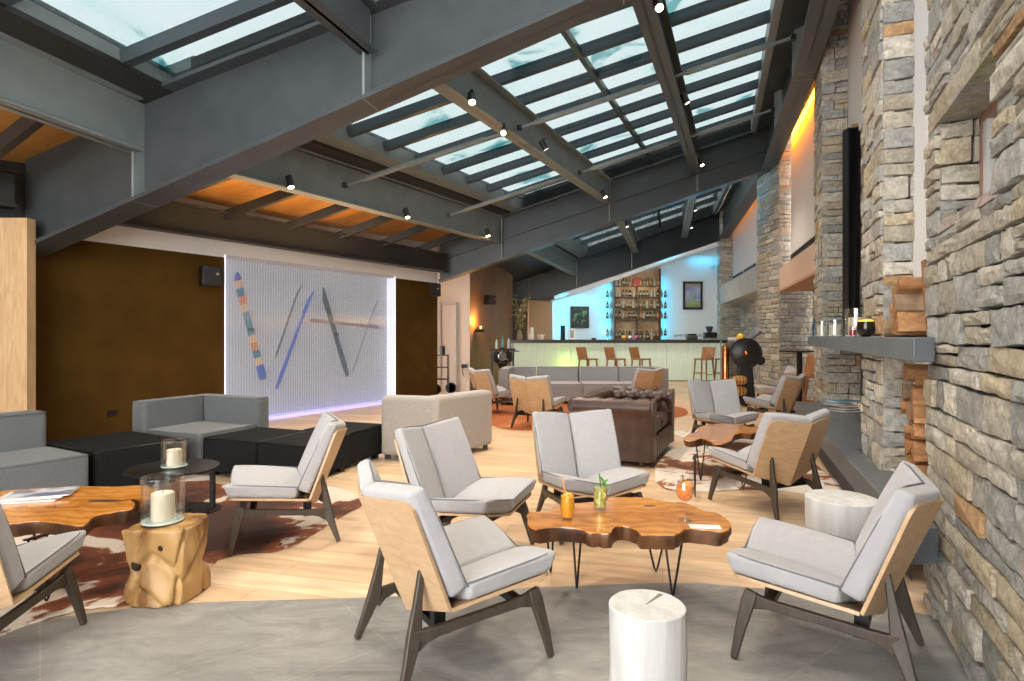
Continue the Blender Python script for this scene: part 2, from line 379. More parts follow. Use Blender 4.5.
# longitudinal purlin beams; lf = label fragments
def purlin(i, t, depth, label, m, dz=-.02, s0=.012, s1=.988, mid=False, stiff=(), **k):
    a = roof(i, s0, t, dz); b = roof(i, s1, t, dz); dn = Vector((0, 0, depth))
    return ibeam('steel_purlin_beam', a - dn, a, b - dn, b, m, label, width=.2, th=.03, group='long steel beams between the roof rafters', mid=mid, stiff=stiff, **k)
purlin(0, .19, .57, 'pale steel beam at upper left running towards the viewer along the timber ceiling', steel_l)
purlin(0, .505, .45, 'short steel beam end entering at the top, left of the centre', steel)
purlin(1, .2, .6, 'pale steel beam on the left between the first and second rafters, beside the orange timber ceiling', steel_l)
purlin(1, .53, .5, 'steel beam with small spotlights running diagonally below the skylight centre', steel_l)
purlin(1, .79, .5, 'steel beam below the right half of the skylight, lit spotlight at its near end', steel)
purlin(2, .2, .5, 'low steel beam over the corridor beyond the second rafter', steel_l)
purlin(2, .53, .45, 'blue-tinted steel beam beyond the second rafter in front of the bar', steel_l)
purlin(2, .79, .45, 'steel beam near the bottle tower, the right one beyond the second rafter', steel_l)
# wall-side beam in two bent lengths
KB, KT = Vector((4.02, 8.3, 4.92)), Vector((4.02, 8.3, 5.62))
ibeam('steel_purlin_beam', tp(1, .995, False), tp(1, .995), KB, KT, steel, 'nearer length of the bent steel beam beside the stone pillars', width=.3, th=.04, stiff=(.97,))
ibeam('steel_purlin_beam', KB, KT, tp(2, 1, False), tp(2, 1), steel, 'farther length of the bent steel beam, from the flue pillar to the far stone pillar', width=.3, th=.04, stiff=(.03, .5))
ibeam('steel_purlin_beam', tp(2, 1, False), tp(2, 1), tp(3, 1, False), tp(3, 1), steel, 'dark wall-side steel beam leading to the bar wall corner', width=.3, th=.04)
# tie rods
k = 0
ends = [(.2, .53), (.53, .79), (.79, .985)]
names = ['left of the spotlight beam', 'between the two long beams', 'by the stone wall']
for s, nm in ((.365, 'nearer'), (.715, 'farther')):
    for (ta, tb_), w_ in zip(ends, names):
        a = roof(1, s, ta, -.36); b = roof(1, s, tb_, -.36); t = thing('tie_rod', '%s round steel tie rod with turnbuckle %s' % (nm, w_), 'tie rod', a, 0, 'tie rods below the skylight')
        d = b - a; obj('rod', MB().tube([d * .0, d], .022, 8), steel_l, t, smooth=True)
        obj('turnbuckle', MB().tube([d * .12, d * .14, d * .82, d * .84], [.026, .04, .04, .026], 10), steel_l, t, smooth=True)
        for e in (.02, .98): obj('clevis', MB().box(d * e, (.07, .05, .07)), steel_d, t)

# --- skylights
def pane_mat():
    m, nt, b = node_mat('snowy_roof_glass'); N = nt.nodes; L = nt.links; out = N['Material Output']
    tc = N.new('ShaderNodeTexCoord'); n = N.new('ShaderNodeTexNoise'); n.inputs['Scale'].default_value = 1.1; n.inputs['Detail'].default_value = 7; n.inputs['Distortion'].default_value = 1.0
    L.new(tc.outputs['Object'], n.inputs[0])
    r = N.new('ShaderNodeValToRGB'); e = r.color_ramp.elements; e[0].position = .33; e[0].color = (.07, .15, .16, 1); e[1].position = .52; e[1].color = (.27, .295, .30, 1)
    x = e.new(.39); x.color = (.25, .29, .29, 1)
    L.new(n.outputs[0], r.inputs[0])
    t = N.new('ShaderNodeBsdfTransparent'); L.new(r.outputs[0], t.inputs[0])
    g = N.new('ShaderNodeBsdfGlossy'); g.inputs['Roughness'].default_value = .08; g.inputs[0].default_value = (.8, .9, 1, 1)
    mx = N.new('ShaderNodeMixShader'); mx.inputs[0].default_value = .06; L.new(t.outputs[0], mx.inputs[1]); L.new(g.outputs[0], mx.inputs[2]); L.new(mx.outputs[0], out.inputs[0])
    return m
PANE = pane_mat()
def skylight(n, i, bars, ta, tb_, h=.30, ts=(.66,)):
    r_ = struct('window_%d' % n, MB().hexa([roof(i, .0, ta, h), roof(i, 0, tb_, h), roof(i, 1, tb_, h), roof(i, 1, ta, h), roof(i, 0, ta, h + .012), roof(i, 0, tb_, h + .012), roof(i, 1, tb_, h + .012), roof(i, 1, ta, h + .012)]), PANE)
    for s in bars:
        a = roof(i, s, ta, h - .08); b = roof(i, s, tb_, h - .08)
        obj('glazing_bar', MB().bar(a, b, .11, .13, side=(0, 1, 0)), steel_bar, r_)
    for t in ts:
        obj('glazing_bar', MB().bar(roof(i, 0, t, h - .12), roof(i, 1, t, h - .12), .07, .08, side=(1, 0, 0)), steel_bar, r_)
    obj('curb', MB().hexa([roof(i, 0, ta - .055, .0), roof(i, 1, ta - .055, .0), roof(i, 1, ta, .0), roof(i, 0, ta, .0), roof(i, 0, ta - .055, h + .05), roof(i, 1, ta - .055, h + .05), roof(i, 1, ta, h + .05), roof(i, 0, ta, h + .05)]), steel_l, r_)
    if 0: obj('curb_cap', MB().hexa([roof(i, 0, ta - .10, h - .02), roof(i, 1, ta - .10, h - .02), roof(i, 1, ta - .03, h - .02), roof(i, 0, ta - .03, h - .02), roof(i, 0, ta - .10, h + .05), roof(i, 1, ta - .10, h + .05), roof(i, 1, ta - .03, h + .05), roof(i, 0, ta - .03, h + .05)]), steel_d, r_)
    for t in (tb_,):
        w0 = .05; d = (roof(i, 1, t) - roof(i, 0, t)).normalized(); s = Vector((-d.y, d.x, 0)) * w0
        P = [roof(i, 0, t, -.05) - s, roof(i, 1, t, -.05) - s, roof(i, 1, t, -.05) + s, roof(i, 0, t, -.05) + s]
        Q = [p + Vector((0, 0, h + .06)) for p in P]
        obj('curb', MB().hexa(P + Q), steel_l, r_)
    for s in (0, 1):
        P = [roof(i, s, ta, -.03), roof(i, s, tb_, -.03), roof(i, s, tb_, h), roof(i, s, ta, h)]; d = Vector((0, .05, 0))
        obj('curb', MB().hexa([P[0] - d, P[1] - d, P[1] + d, P[0] + d, P[3] - d, P[2] - d, P[2] + d, P[3] + d]), steel_d, r_)
    # short posts that carry the glazing bars on the middle beams
    if i == 1:
        for s in bars:
            for t in (.53, .79):
                p = roof(i, s, t, -.03); obj('bar_post', MB().tube([p, p + Vector((0, 0, h - .2))], .045, 8), steel_l, r_, smooth=True)
    return r_
steel_bar = mat('glazing_bar_steel', (.06, .075, .085), .35, .3)
skylight(1, 0, [.24, .36, .48, .60, .71, .825, .938], .235, .96, h=.12)
skylight(2, 1, [.1 * j for j in range(1, 10)], .262, .955, h=.22)
skylight(3, 2, [.14 * j for j in range(1, 7)], .265, .955)
# --- opaque ceilings: timber on the low side, plaster beyond the wall-side beam
def ceil_quad(i, ta, tb_, dz0, dz1, m, name='ceiling', th=.05, s0=0, s1=1, ext=0):
    P = [roof(i, s0, ta, dz0), roof(i, s0, tb_, dz1), roof(i, s1, tb_, dz1), roof(i, s1, ta, dz0)]
    return struct(name, MB().hexa(P + [p + Vector((0, 0, th)) for p in P]), m)
for i in (0, 1):
    ceil_quad(i, -.22, .165, -.25, -.09, ceil_wood)
    ceil_quad(i, .165, .235, -.06, -.05, steel_d, name='trim_3')
ceil_quad(2, -.5, .22, -.2, -.03, steel_d)
struct('ceiling', MB().prism([(-1.2, -3.3), (1.5, -3.3), (4.5, 2.5), (9, 12), (9, 21), (6.5, 21), (6.6, 19.4), (5.35, 12.7), (3.95, 8.3), (2.75, 4.8)], 5.95, 6.0), steel_d)
struct('trim_1', MB().add([tp(1, .955, True, -.05), tp(2, .955, True, -.05), tp(2, 1.06, True, .0), tp(1, 1.06, True, .0), tp(1, .955, True, -.01), tp(2, .955, True, -.01), tp(2, 1.06, True, .04), tp(1, 1.06, True, .04)],
       [(3, 2, 1, 0), (4, 5, 6, 7), (0, 1, 5, 4), (1, 2, 6, 5), (2, 3, 7, 6), (3, 0, 4, 7)]), steel)
# timber ceiling struts
def strut(a, b, label):
    tag(obj('ceiling_strut', MB().bar(a, b, .09, .13), steel_d), label, 'roof strut', 'dark struts under the timber ceiling')  # struts coloured dark: their silhouette shade is put into the colour
for j, s in enumerate((.12, .26, .40, .54, .68, .82)):
    a = roof(1, s, -.03, -.62); b = roof(1, min(1, s + .07), .19, -.30)
    strut(a, b, 'dark steel strut under the orange ceiling, %s' % ['nearest of the row, by the big beam', 'second from the big beam', 'third from the big beam', 'fourth from the big beam', 'fifth from the big beam', 'last before the second roof beam'][j])
for j, s in enumerate((.93, .80, .66)):
    strut(roof(0, s, -.02, -.62), roof(0, s - .02, .18, -.32), 'dark strut under the orange ceiling at upper left, %s' % ['next to the big beam', 'middle one', 'at the picture edge'][j])
# beam along the head of the left wall
def wl(Y, off=0): return Vector((WALLS_L(Y) + off * .86, Y - off * .51, 0))
def wallbeam(y0, y1, z0, z1, off, label, nm='wall_plate_beam'):
    a = wl(y0, off); b = wl(y1, off); U = Vector((0, 0, 1))
    return ibeam(nm, a + U * z0, a + U * z1, b + U * z0, b + U * z1, steel_d, label, width=.2)
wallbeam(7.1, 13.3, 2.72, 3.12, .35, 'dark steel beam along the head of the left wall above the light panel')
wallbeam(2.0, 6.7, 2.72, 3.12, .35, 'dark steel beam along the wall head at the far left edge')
# --- left walls
def wall_seg(name, a, b, z0, z1, th, m, side=1):
    a = Vector((*a, 0)); b = Vector((*b, 0)); d = (b - a).normalized(); n = Vector((-d.y, d.x, 0)) * th * side
    return struct(name, MB().prism([tuple(p.xy) for p in (a, b, b + n, a + n)], z0, z1), m)
P = lambda Y: (WALLS_L(Y), Y)
wall_seg('wall_left', P(1.5), P(9.03), 0, 2.52, .2, brown_wall)
wall_seg('wall_left', P(12.25), P(13.45), 0, 2.52, .2, brown_wall)
wall_seg('wall_left', P(6.9), P(13.45), 2.52, 3.6, .2, white_wall)
wall_seg('wall_left', P(1.5), P(6.9), 2.52, 3.6, .2, steel_d)
wall_seg('wall_left', (WALLS_L(9.0) - .25, 9.15), (WALLS_L(12.3) - .25, 12.45), 0, 2.6, .1, white_wall)
struct('wall_left', MB().prism([(-5.22, 6.5), (-8, 6.5), (-8, 6.62), (-5.22, 6.62)], 0, 2.62), birch)
struct('wall_left', MB().prism([(-7.6, -3.3), (-8.8, 1.7), (-8.9, 1.7), (-7.7, -3.3)], 0, 4), brown_wall)
# corridor beyond the brown wall
struct('wall_back', MB().prism([(-2.1, 14.6), (-1.02, 14.6), (-1.02, 14.8), (-2.1, 14.8)], 0, 3.3), beige_wall)
struct('wall_back', MB().prism([(-3.3, 13.3), (-2.1, 14.6), (-2.2, 14.7), (-3.4, 13.4)], 0, 3.6), beige_wall)
struct('wall_back', MB().prism([(-1.02, 14.62), (.02, 18.3), (-.16, 18.35), (-1.2, 14.82)], 0, 3.5), mat('brown_panel_wall', (.20, .10, .03), .6, col2=(.25, .13, .045), scale=2))
struct('wall_back', MB().prism([(.55, 19.3), (1.3, 19.55), (1.3, 19.7), (.5, 19.45)], 0, 3.5), mat('tan_plaster', (.42, .24, .12), .8))
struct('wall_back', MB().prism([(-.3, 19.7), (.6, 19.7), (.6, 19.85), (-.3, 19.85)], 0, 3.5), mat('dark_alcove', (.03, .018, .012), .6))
struct('wall_back', MB().prism([(1.25, 19.75), (7.2, 19.75), (7.2, 19.95), (1.25, 19.95)], 0, 6), white_wall)
struct('wall_back', MB().prism([(-1.3, 14.9), (-1.3, 19.7), (-1.45, 19.7), (-1.45, 14.9)], 0, 4), brown_wall)
struct('trim_2', MB().hexa([(1.25, 19.3, 2.44), (6.75, 19.3, 4.26), (6.75, 19.75, 4.26), (1.25, 19.75, 2.44), (1.25, 19.3, 2.50), (6.75, 19.3, 4.34), (6.75, 19.75, 4.34), (1.25, 19.75, 2.50)]), white_wall)
ibeam('steel_purlin_beam', (-.35, 19.2, 2.5), (-.35, 19.2, 3.35), (1.35, 19.42, 2.5), (1.35, 19.42, 3.35), steel_d, 'short dark level beam over the flowers at the left end of the bar', width=.3)
d_ = struct('door_1', MB().prism([(-1.72, 14.55), (-1.38, 14.55), (-1.38, 14.6), (-1.72, 14.6)], 0, 2.1), mat('pale_door', (.55, .44, .36), .6))
obj('door_frame', MB().box((-1.74, 14.55, 1.06), (.05, .07, 2.12)).box((-1.36, 14.55, 1.06), (.05, .07, 2.12)).box((-1.55, 14.55, 2.14), (.43, .07, .05)), conc, d_)

# --- right side: stone and plaster
rng = random.Random(3)
dN = Vector((.408, .913)).normalized(); nN = Vector((-dN.y, dN.x))           # near wall direction / normal to the room
def nw(Y, off=0): return Vector((.74 + .447 * Y, Y)) + nN * off
mb = MB()
s0, s1 = nw(-3.0), nw(3.06); Ltot = (s1 - s0).length
ha = (nw(2.08) - s0).length; hb = (nw(2.84) - s0).length; ZS, ZL = 1.83, 2.35
kw = dict(hmin=.055, hmax=.15, wmin=.12, wmax=.42, rough=.013, rust=.012)
q = s0 + dN * ((nw(.4) - s0).length); L0 = ha - (q - s0).length
masonry(mb, s0, dN, (q - s0).length, 0, 4.2, nN, rng, hmin=.2, hmax=.3, wmin=.5, wmax=.8)
masonry(mb, q, dN, Ltot - (q - s0).length, 0, ZS, nN, rng, **kw)
masonry(mb, q, dN, L0, ZS, ZL, nN, rng, **kw)
masonry(mb, s0 + dN * hb, dN, Ltot - hb, ZS, ZL, nN, rng, **kw)
masonry(mb, q, dN, Ltot - (q - s0).length, ZL, 4.6, nN, rng, **kw)
# end face, window jambs, lintel
masonry(mb, s1, -nN, .4, 0, 4.6, dN, rng, hmin=.08, hmax=.18, wmin=.15, wmax=.3)
masonry(mb, s0 + dN * hb - nN * 0.0, -nN, .2, ZS, ZL, -dN, rng, hmin=.07, hmax=.13, wmin=.1, wmax=.2, depth=.03)
backing(mb, [tuple(s0 - nN * .05), tuple(s0 + dN * (ha - .05) - nN * .05), tuple(s0 + dN * (ha - .05) - nN * .4), tuple(s0 - nN * .4)], 0, 4.6)
backing(mb, [tuple(s0 + dN * (hb + .02) - nN * .05), tuple(s1 - nN * .05 - dN * .05), tuple(s1 - nN * .4 - dN * .05), tuple(s0 + dN * (hb + .02) - nN * .4)], 0, 4.6)
jm = [tuple(s0 + dN * (ha - .06) - nN * .05), tuple(s0 + dN * (hb + .03) - nN * .05), tuple(s0 + dN * (hb + .03) - nN * .4), tuple(s0 + dN * (ha - .06) - nN * .4)]
backing(mb, jm, 0, ZS - .02); backing(mb, jm, ZL + .03, 4.6)
# sloping lintel and sill stones
for zz, dz in ((ZL, .025), (ZS, -.03)):
    n0 = len(mb.f); u_ = ha
    while u_ < hb:
        w_ = min(rng.uniform(.2, .4), hb - u_); a = s0 + dN * (u_ + .004); b = s0 + dN * (u_ + w_ - .004)
        col = tuple(c * rng.uniform(.9, 1.1) for c in rng.choice(PAL)); k0 = len(mb.f)
        mb.hexa([(*(a + nN * .01), zz - .004), (*(b + nN * .01), zz - .004), (*(b - nN * .2), zz + dz * .3 - .004), (*(a - nN * .2), zz + dz * .3 - .004),
                 (*(a + nN * .01), zz + .03), (*(b + nN * .01), zz + .03), (*(b - nN * .2), zz + .03), (*(a - nN * .2), zz + .03)])
        for i in range(k0, len(mb.f)): mb.c[i] = col
        u_ += w_
struct('wall_right', mb, STONE)
wf = MB(); a = s0 + dN * ha - nN * .18; b = s0 + dN * hb - nN * .18
def slab2(mb, p, q, z0, z1, th, n): return mb.prism([tuple(p), tuple(q), tuple(q - n * th), tuple(p - n * th)], z0, z1)
wn = struct('window_4', slab2(MB(), a, b, ZS, ZL, .01, nN), glass('daylight_glass', (.85, .9, .95), .2))
fr = mat('red_brown_frame', (.30, .17, .13), .5)
mbf = MB(); a = a + nN * .03; b = b + nN * .03
slab2(mbf, b - dN * .05, b, ZS, ZL, .05, nN); slab2(mbf, a, a + dN * .05, ZS, ZL, .05, nN); slab2(mbf, a, b, ZS, ZS + .04, .05, nN); slab2(mbf, a, b, ZL - .04, ZL, .05, nN)
obj('window_frame', mbf, fr, wn)
mbf = MB(); slab2(mbf, b - dN * .12, b - dN * .07, ZS + .04, ZL - .04, .04, nN); slab2(mbf, a + dN * .3, a + dN * .34, ZS + .04, ZL - .04, .04, nN)
obj('window_sash', mbf, paint_white, wn)
obj('outer_reveal', MB().prism([tuple(a - nN * .2), tuple(b - nN * .2), tuple(b - nN * .22), tuple(a - nN * .22)], ZS, ZL), mat('pale_reveal', (.6, .6, .6), .6), wn)

def pillar(name, c1, c2, nr, H, label, nearlen, seed, far=True):
    """c1 near corner, c2 far corner of the room-side face"""
    rg = random.Random(seed); c1 = Vector(c1); c2 = Vector(c2); d = (c2 - c1); L_ = d.length; d.normalize(); n = Vector((-d.y, d.x))
    mb = MB(); k = dict(hmin=.07, hmax=.16, wmin=.14, wmax=.42, rough=.012, rust=.02)
    masonry(mb, c1, d, L_, 0, H, n, rg, **k)
    masonry(mb, c1, -n, nearlen, 0, H, -d, rg, **k)
    if far: masonry(mb, c2, -n, .4, 0, H, d, rg, hmin=.15, hmax=.25, wmin=.2, wmax=.4)
    e = .05; a = c1 + d * e - n * e; b = c2 - d * e - n * e
    backing(mb, [tuple(a), tuple(b), tuple(b - n * (nearlen - e)), tuple(a - n * (nearlen - e))], 0, H - .01)
    return tag(obj(name, mb, STONE), label, 'stone pillar', 'rough stone pillars of the fireplace wall')
P3a, P3b = (2.42, 3.95), (2.70, 4.64)
P2a, P2b = (4.07, 7.93), (4.41, 8.80)
P1a, P1b = (5.44, 12.3), (5.42, 13.35)
P0a, P0b = (6.62, 19.2), (6.75, 19.9)
pillar('stone_pillar', P3a, P3b, 0, 5.9, 'nearest full-height stone pillar, behind the firewood on the mantel', .75, 11)
pillar('stone_pillar', P2a, P2b, 0, 5.9, 'stone pillar behind the glass candle holders, left of the black flue', .75, 12)
pillar('stone_pillar', P1a, P1b, 0, 5.9, 'broad stone pillar behind the black high table', .9, 13)
pillar('stone_pillar', P0a, P0b, 0, 5.9, 'slim stone pillar at the right end of the bar wall', .75, 14)
def infill(a, b, off, z0, z1, name, m, th=.12):
    a = Vector(a); b = Vector(b); d = (b - a).normalized(); n = Vector((-d.y, d.x)); a = a - n * off; b = b - n * off
    return struct(name, MB().prism([tuple(a), tuple(b), tuple(b - n * th), tuple(a - n * th)], z0, z1), m)
def infill_stone(a, b, off, z0, z1, seed):
    rg = random.Random(seed); a = Vector(a); b = Vector(b); d = (b - a).normalized(); n = Vector((-d.y, d.x)); a = a - n * off; b = b - n * off
    mb = MB(); masonry(mb, a, d, (b - a).length, z0, z1, n, rg, hmin=.08, hmax=.16); backing(mb, [tuple(a - n * .05 - d * .12), tuple(b - n * .05 + d * .12), tuple(b - n * .2 + d * .12), tuple(a - n * .2 - d * .12)], z0, z1 - .01)
    return struct('wall_right', mb, STONE)
infill((2.25, 3.10), P3a, .17, 0, 5.9, 'wall_right', white_wall)
infill_stone(P3b, P2a, .34, 1.3, 3.7, 21)
infill(P3b, P2a, .30, 3.7, 5.9, 'wall_right', white_wall)
infill(P2b, P1a, .22, 2.55, 5.9, 'wall_right', white_wall)
infill_stone(P2b, P1a, .62, 0, 2.6, 22)
infill(P1b, P0a, .38, 2.75, 5.9, 'wall_right', white_wall)
infill_stone(P1b, P0a, .60, 0, 2.8, 23)
# projecting ledges under the plaster panels, with air grilles
def ledge(a, b, z0, z1, label, m, m2):
    a = Vector(a); b = Vector(b); d = (b - a).normalized(); n = Vector((-d.y, d.x))
    t = thing('wall_ledge_box', label, 'ledge', (*a, z0)); f = lambda p, z: (p.x - a.x, p.y - a.y, z - z0)
    q = [a + n * .0, b + n * .0, b - n * .62, a - n * .62]
    obj('box', MB().hexa([f(p, z0) for p in q] + [f(p, z1) for p in q]), m, t, bevel=.01, seg=1)
    obj('soffit_board', MB().hexa([f(p, z0 - .03) for p in q] + [f(p, z0) for p in q]), m2, t)
def grille(a, b, f0, f1, off, z0, z1, label):
    a = Vector(a); b = Vector(b); d = (b - a).normalized(); n = Vector((-d.y, d.x)); L_ = (b - a).length
    p = a + d * L_ * f0 - n * off; q = a + d * L_ * f1 - n * off
    t = thing('air_grille', label, 'vent', (p.x, p.y, z0), 0, 'air grilles in the plaster panels')
    o = Vector((p.x, p.y)); mb = MB()
    r_ = [(p - o), (q - o), (q - o) + n * .02, (p - o) + n * .02]
    obj('backing', MB().prism([tuple(k) for k in r_], 0, z1 - z0), black_metal, t)
    for j in range(4):
        z = (z1 - z0) * (j + .5) / 4; w2 = [(p - o) + n * .02, (q - o) + n * .02, (q - o) + n * .045, (p - o) + n * .045]
        mb.prism([tuple(k) for k in w2], z - .012, z + .012)
    obj('slats', mb, steel_d, t)
orange_board = mat('orange_board', (.55, .30, .17), .6)
ledge(P2b, P1a, 2.28, 2.72, 'projecting ledge box over the recess behind the high table, warm-toned', mat('warm_ledge', (.62, .42, .30), .7), orange_board)
ledge(P1b, P0a, 2.38, 2.92, 'pale concrete ledge box over the dark recess beside the bar', conc, conc)
grille(P2b, P1a, .05, .9, .20, 2.78, 2.95, 'single black air grille above the warm-toned ledge')
for j in range(3): grille(P1b, P0a, .04 + .32 * j, .30 + .32 * j, .36, 2.98, 3.2, ['nearest', 'middle', 'farthest'][j] + ' of the three black air grilles near the bar')
# --- mantel and hearth
mantel_poly = [(1.86, 2.80), (1.955, 2.79), (2.09, 3.09), (2.22, 3.10), (2.49, 3.84), (2.385, 3.93), (2.665, 4.66), (2.93, 4.62), (4.28, 7.86), (4.035, 7.93), (3.94, 8.05)]
slate_blue = mat('blue_grey_slate', (.085, .095, .108), .36, col2=(.125, .135, .15), scale=4, bump=.2, bscale=25)
tag(obj('mantel_shelf', MB().prism(mantel_poly, 1.228, 1.342), slate_blue, bevel=.006, seg=2), 'long thick slate mantel shelf along the stone fireplace wall', 'mantel shelf')
hearth_poly = [(1.80, 2.71), (1.93, 2.73), (2.09, 3.09), (2.22, 3.10), (2.49, 3.84), (2.385, 3.93), (2.665, 4.66), (3.05, 4.58), (4.40, 7.80), (4.035, 7.93), (3.76, 8.02), (3.08, 6.2)]
ht = thing('hearth_bench', 'long low slate hearth bench under the mantel', 'hearth bench', (1.8, 2.71, 0))
obj('slab', MB().prism([(x - 1.8, y - 2.71) for x, y in hearth_poly], .32, .48), slate_blue, ht, bevel=.006, seg=2)
def shrinkpoly(): return [(2.20, 3.32), (2.38, 4.0), (2.66, 4.66), (3.05, 4.6), (4.35, 7.78), (4.03, 7.9), (3.86, 7.9), (3.22, 6.2)]
obj('plinth', MB().prism([(x - 1.8, y - 2.71) for x, y in shrinkpoly()], 0, .32), mat('dark_plinth', (.05, .05, .052), .7), ht)
fb = thing('fireplace_insert', 'black steel fireplace opening between two stone pillars below the mantel', 'fireplace', (3.5, 6.3, .48))
aa, bb = Vector(P3b), Vector(P2a); dd = (bb - aa).normalized(); nn = Vector((-dd.y, dd.x))
def fp(f, off): p = aa + dd * (bb - aa).length * f - nn * off; return (p.x - 3.5, p.y - 6.3)
obj('steel_frame', MB().prism([fp(.0, .40), fp(.97, .40), fp(.97, .44), fp(.0, .44)], .62, .74), black_metal, fb)
obj('firebox_back', MB().prism([fp(-.02, .44), fp(1.0, .44), fp(1.0, .50), fp(-.02, .50)], 0, .74), black_metal, fb)
fl = thing('black_flue', 'tall black steel flue duct rising above the mantel', 'flue', (3.93, 7.02, 1.342))
obj('duct', MB().prism([(-.035, -.03), (.1, .02), (.1, .16), (-.035, .1)], 0, 2.42), black_metal, fl)
obj('fold', MB().hexa([(-.02, -.1, 0), (.06, -.07, 0), (.06, .02, 0), (-.02, -.02, 0), (.05, -.1, 2.42), (.075, -.09, 2.42), (.075, .0, 2.42), (.05, -.0, 2.42)]), black_metal, fl)
obj('brass_cap', MB().box((.04, -.02, 2.44), (.06, .05, .04)), mat('brass', (.7, .5, .15), .3, 1), fl)
# ================================================================ FURNITURE
# ---- lounge chair
def halves(pts_o, pts_c, sgn):      # outer points use y*sgn
    return [(x, y * sgn, z) for x, y, z in pts_o], pts_c
def make_chair():
    t = thing('lounge_chair', 'chair', 'lounge chair')
    # seat cushion (V-shaped in two halves) and back cushion
    for nm, O, Cc in (('seat_cushion', [(.362, .318, .435), (-.07, .312, .385), (-.06, .308, .315), (.335, .305, .352)],
                                       [(.356, 0, .365), (-.125, 0, .292), (-.12, 0, .222), (.33, 0, .285)]),
                      ('back_cushion', [(-.250, .320, .792), (-.062, .312, .372), (-.137, .306, .338), (-.312, .312, .768)],
                                       [(-.330, 0, .757), (-.128, 0, .275), (-.190, 0, .240), (-.397, 0, .733)])):
        mb = MB()
        for s in (1, -1):
            o = [(x, y * s, z) for x, y, z in O]; c = [(x, .004 * s, z) for x, y, z in Cc]
            # subdivide across so that the middle can puff a little
            rows = []
            for k in range(5):
                f = k / 4; puff = .012 * math.sin(math.pi * f)
                r_ = [Vector(o[i]).lerp(Vector(c[i]), f) for i in range(4)]
                top = (r_[0] - r_[3]).normalized(); r_[0] = r_[0] + top * puff; r_[1] = r_[1] + (r_[1] - r_[2]).normalized() * puff
                rows.append(r_)
            V = []; NA = 6
            for r_ in rows:
                ring = []
                for i in range(NA + 1):
                    g = i / NA; ring.append(r_[0].lerp(r_[1], g) + (r_[0] - r_[3]).normalized() * .008 * math.sin(math.pi * g))
                for i in range(NA + 1): ring.append(r_[2].lerp(r_[3], i / NA))
                V.append(ring)
            n = len(V[0]); vs_ = [p for r_ in V for p in r_]; fs = []
            for k in range(4):
                for i in range(n): fs.append((k * n + i, k * n + (i + 1) % n, (k + 1) * n + (i + 1) % n, (k + 1) * n + i))
            fs += [tuple(range(n)), tuple(range(4 * n, 5 * n))]
            mb.add(vs_, fs)
        c_ = obj(nm, mb, fabric, t, bevel=.02, seg=4)
        mp = MB()
        for s in (1, -1):
            o = [Vector((x, y * s, z)) for x, y, z in O]; c = [Vector(p) for p in Cc]
            e = .6
            if nm == 'seat_cushion': path = [o[1], o[0], c[0]]
            else: path = [o[1], o[0], c[0]]
            P_ = []
            for i in range(len(path) - 1):
                for k in range(6): P_.append(path[i].lerp(path[i + 1], k / 6))
            P_.append(path[-1]); P_ = [p - Vector((0, math.copysign(.005, p.y) if abs(p.y) > .01 else 0, 0)) for p in P_]
            P_ = P_[:5] + [P_[5] * .75 + P_[7] * .12 + P_[6] * .13, (P_[5] + P_[7]) * .36 + P_[6] * .28, P_[7] * .75 + P_[5] * .12 + P_[6] * .13] + P_[8:]
            P_ = [p - Vector((.004, 0, .001)) for p in P_]
            mp.tube(P_, .0038, 6)
        obj('piping', mp, piping_m, c_, smooth=True)
    # plywood shell
    def ply(nm, O, Cc, th, m, rnd=.05):
        mb = MB(); o0, o1 = Vector(O[0]), Vector(O[1]); c0, c1 = Vector(Cc[0]), Vector(Cc[1])
        for s in (1, -1):
            f = lambda p: Vector((p.x, p.y * s, p.z))
            A, B, Cq, D = f(o0), f(o1), c1.copy(), c0.copy()     # outer end, outer base, centre base, centre end
            nrm = (B - A).cross(D - A).normalized()
            if nrm.x > 0 and nm == 'back_shell': nrm = -nrm
            if nrm.z > 0 and nm == 'seat_shell': nrm = -nrm
            e1 = (B - A).normalized(); e2 = (D - A).normalized(); rn = []
            for k in range(5):
                a = math.pi / 2 * k / 4; rn.append(A + e2 * rnd * (1 - math.sin(a)) + e1 * rnd * (1 - math.cos(a)))
            poly = rn + [B, Cq, D]; n = len(poly)
            mb.add(poly + [p + nrm * th for p in poly], [tuple(range(n)), tuple(reversed(range(n, 2 * n)))] + [(i, (i + 1) % n, n + (i + 1) % n, n + i) for i in range(n)])
        return obj(nm, mb, m, t)
    ply('back_shell', [(-.296, .308, .735), (-.134, .308, .30)], [(-.385, 0, .70), (-.184, 0, .205)], .014, oak_h)
    ply('seat_shell', [(.335, .305, .350), (-.134, .308, .305)], [(.328, 0, .278), (-.184, 0, .21)], .014, oak_h)
    # legs
    for s in (1, -1):
        f = MB().sweep([(.262, .266 * s, .278), (.274, .275 * s, .235), (.30, .295 * s, .12), (.322, .315 * s, 0)], [(.03, .05), (.03, .056), (.028, .042), (.024, .027)])
        obj('leg', f, legwood, t, bevel=.005, seg=2)
        r_ = MB().sweep([(-.216, .205 * s, .445), (-.236, .215 * s, .32), (-.256, .226 * s, .19), (-.286, .243 * s, .10), (-.322, .262 * s, 0)], [(.024, .022), (.026, .034), (.03, .058), (.028, .042), (.024, .027)])
        obj('leg', r_, legwood, t, bevel=.005, seg=2)
        g = MB().sweep([(.262, .266 * s, .238), (.20, .262 * s, .236), (.02, .249 * s, .219), (-.16, .235 * s, .199), (-.21, .231 * s, .190), (-.252, .226 * s, .176)], [(.026, .07), (.026, .042), (.026, .038), (.026, .042), (.026, .055), (.026, .085)])
        obj('side_rail', g, legwood, t, bevel=.005, seg=2)
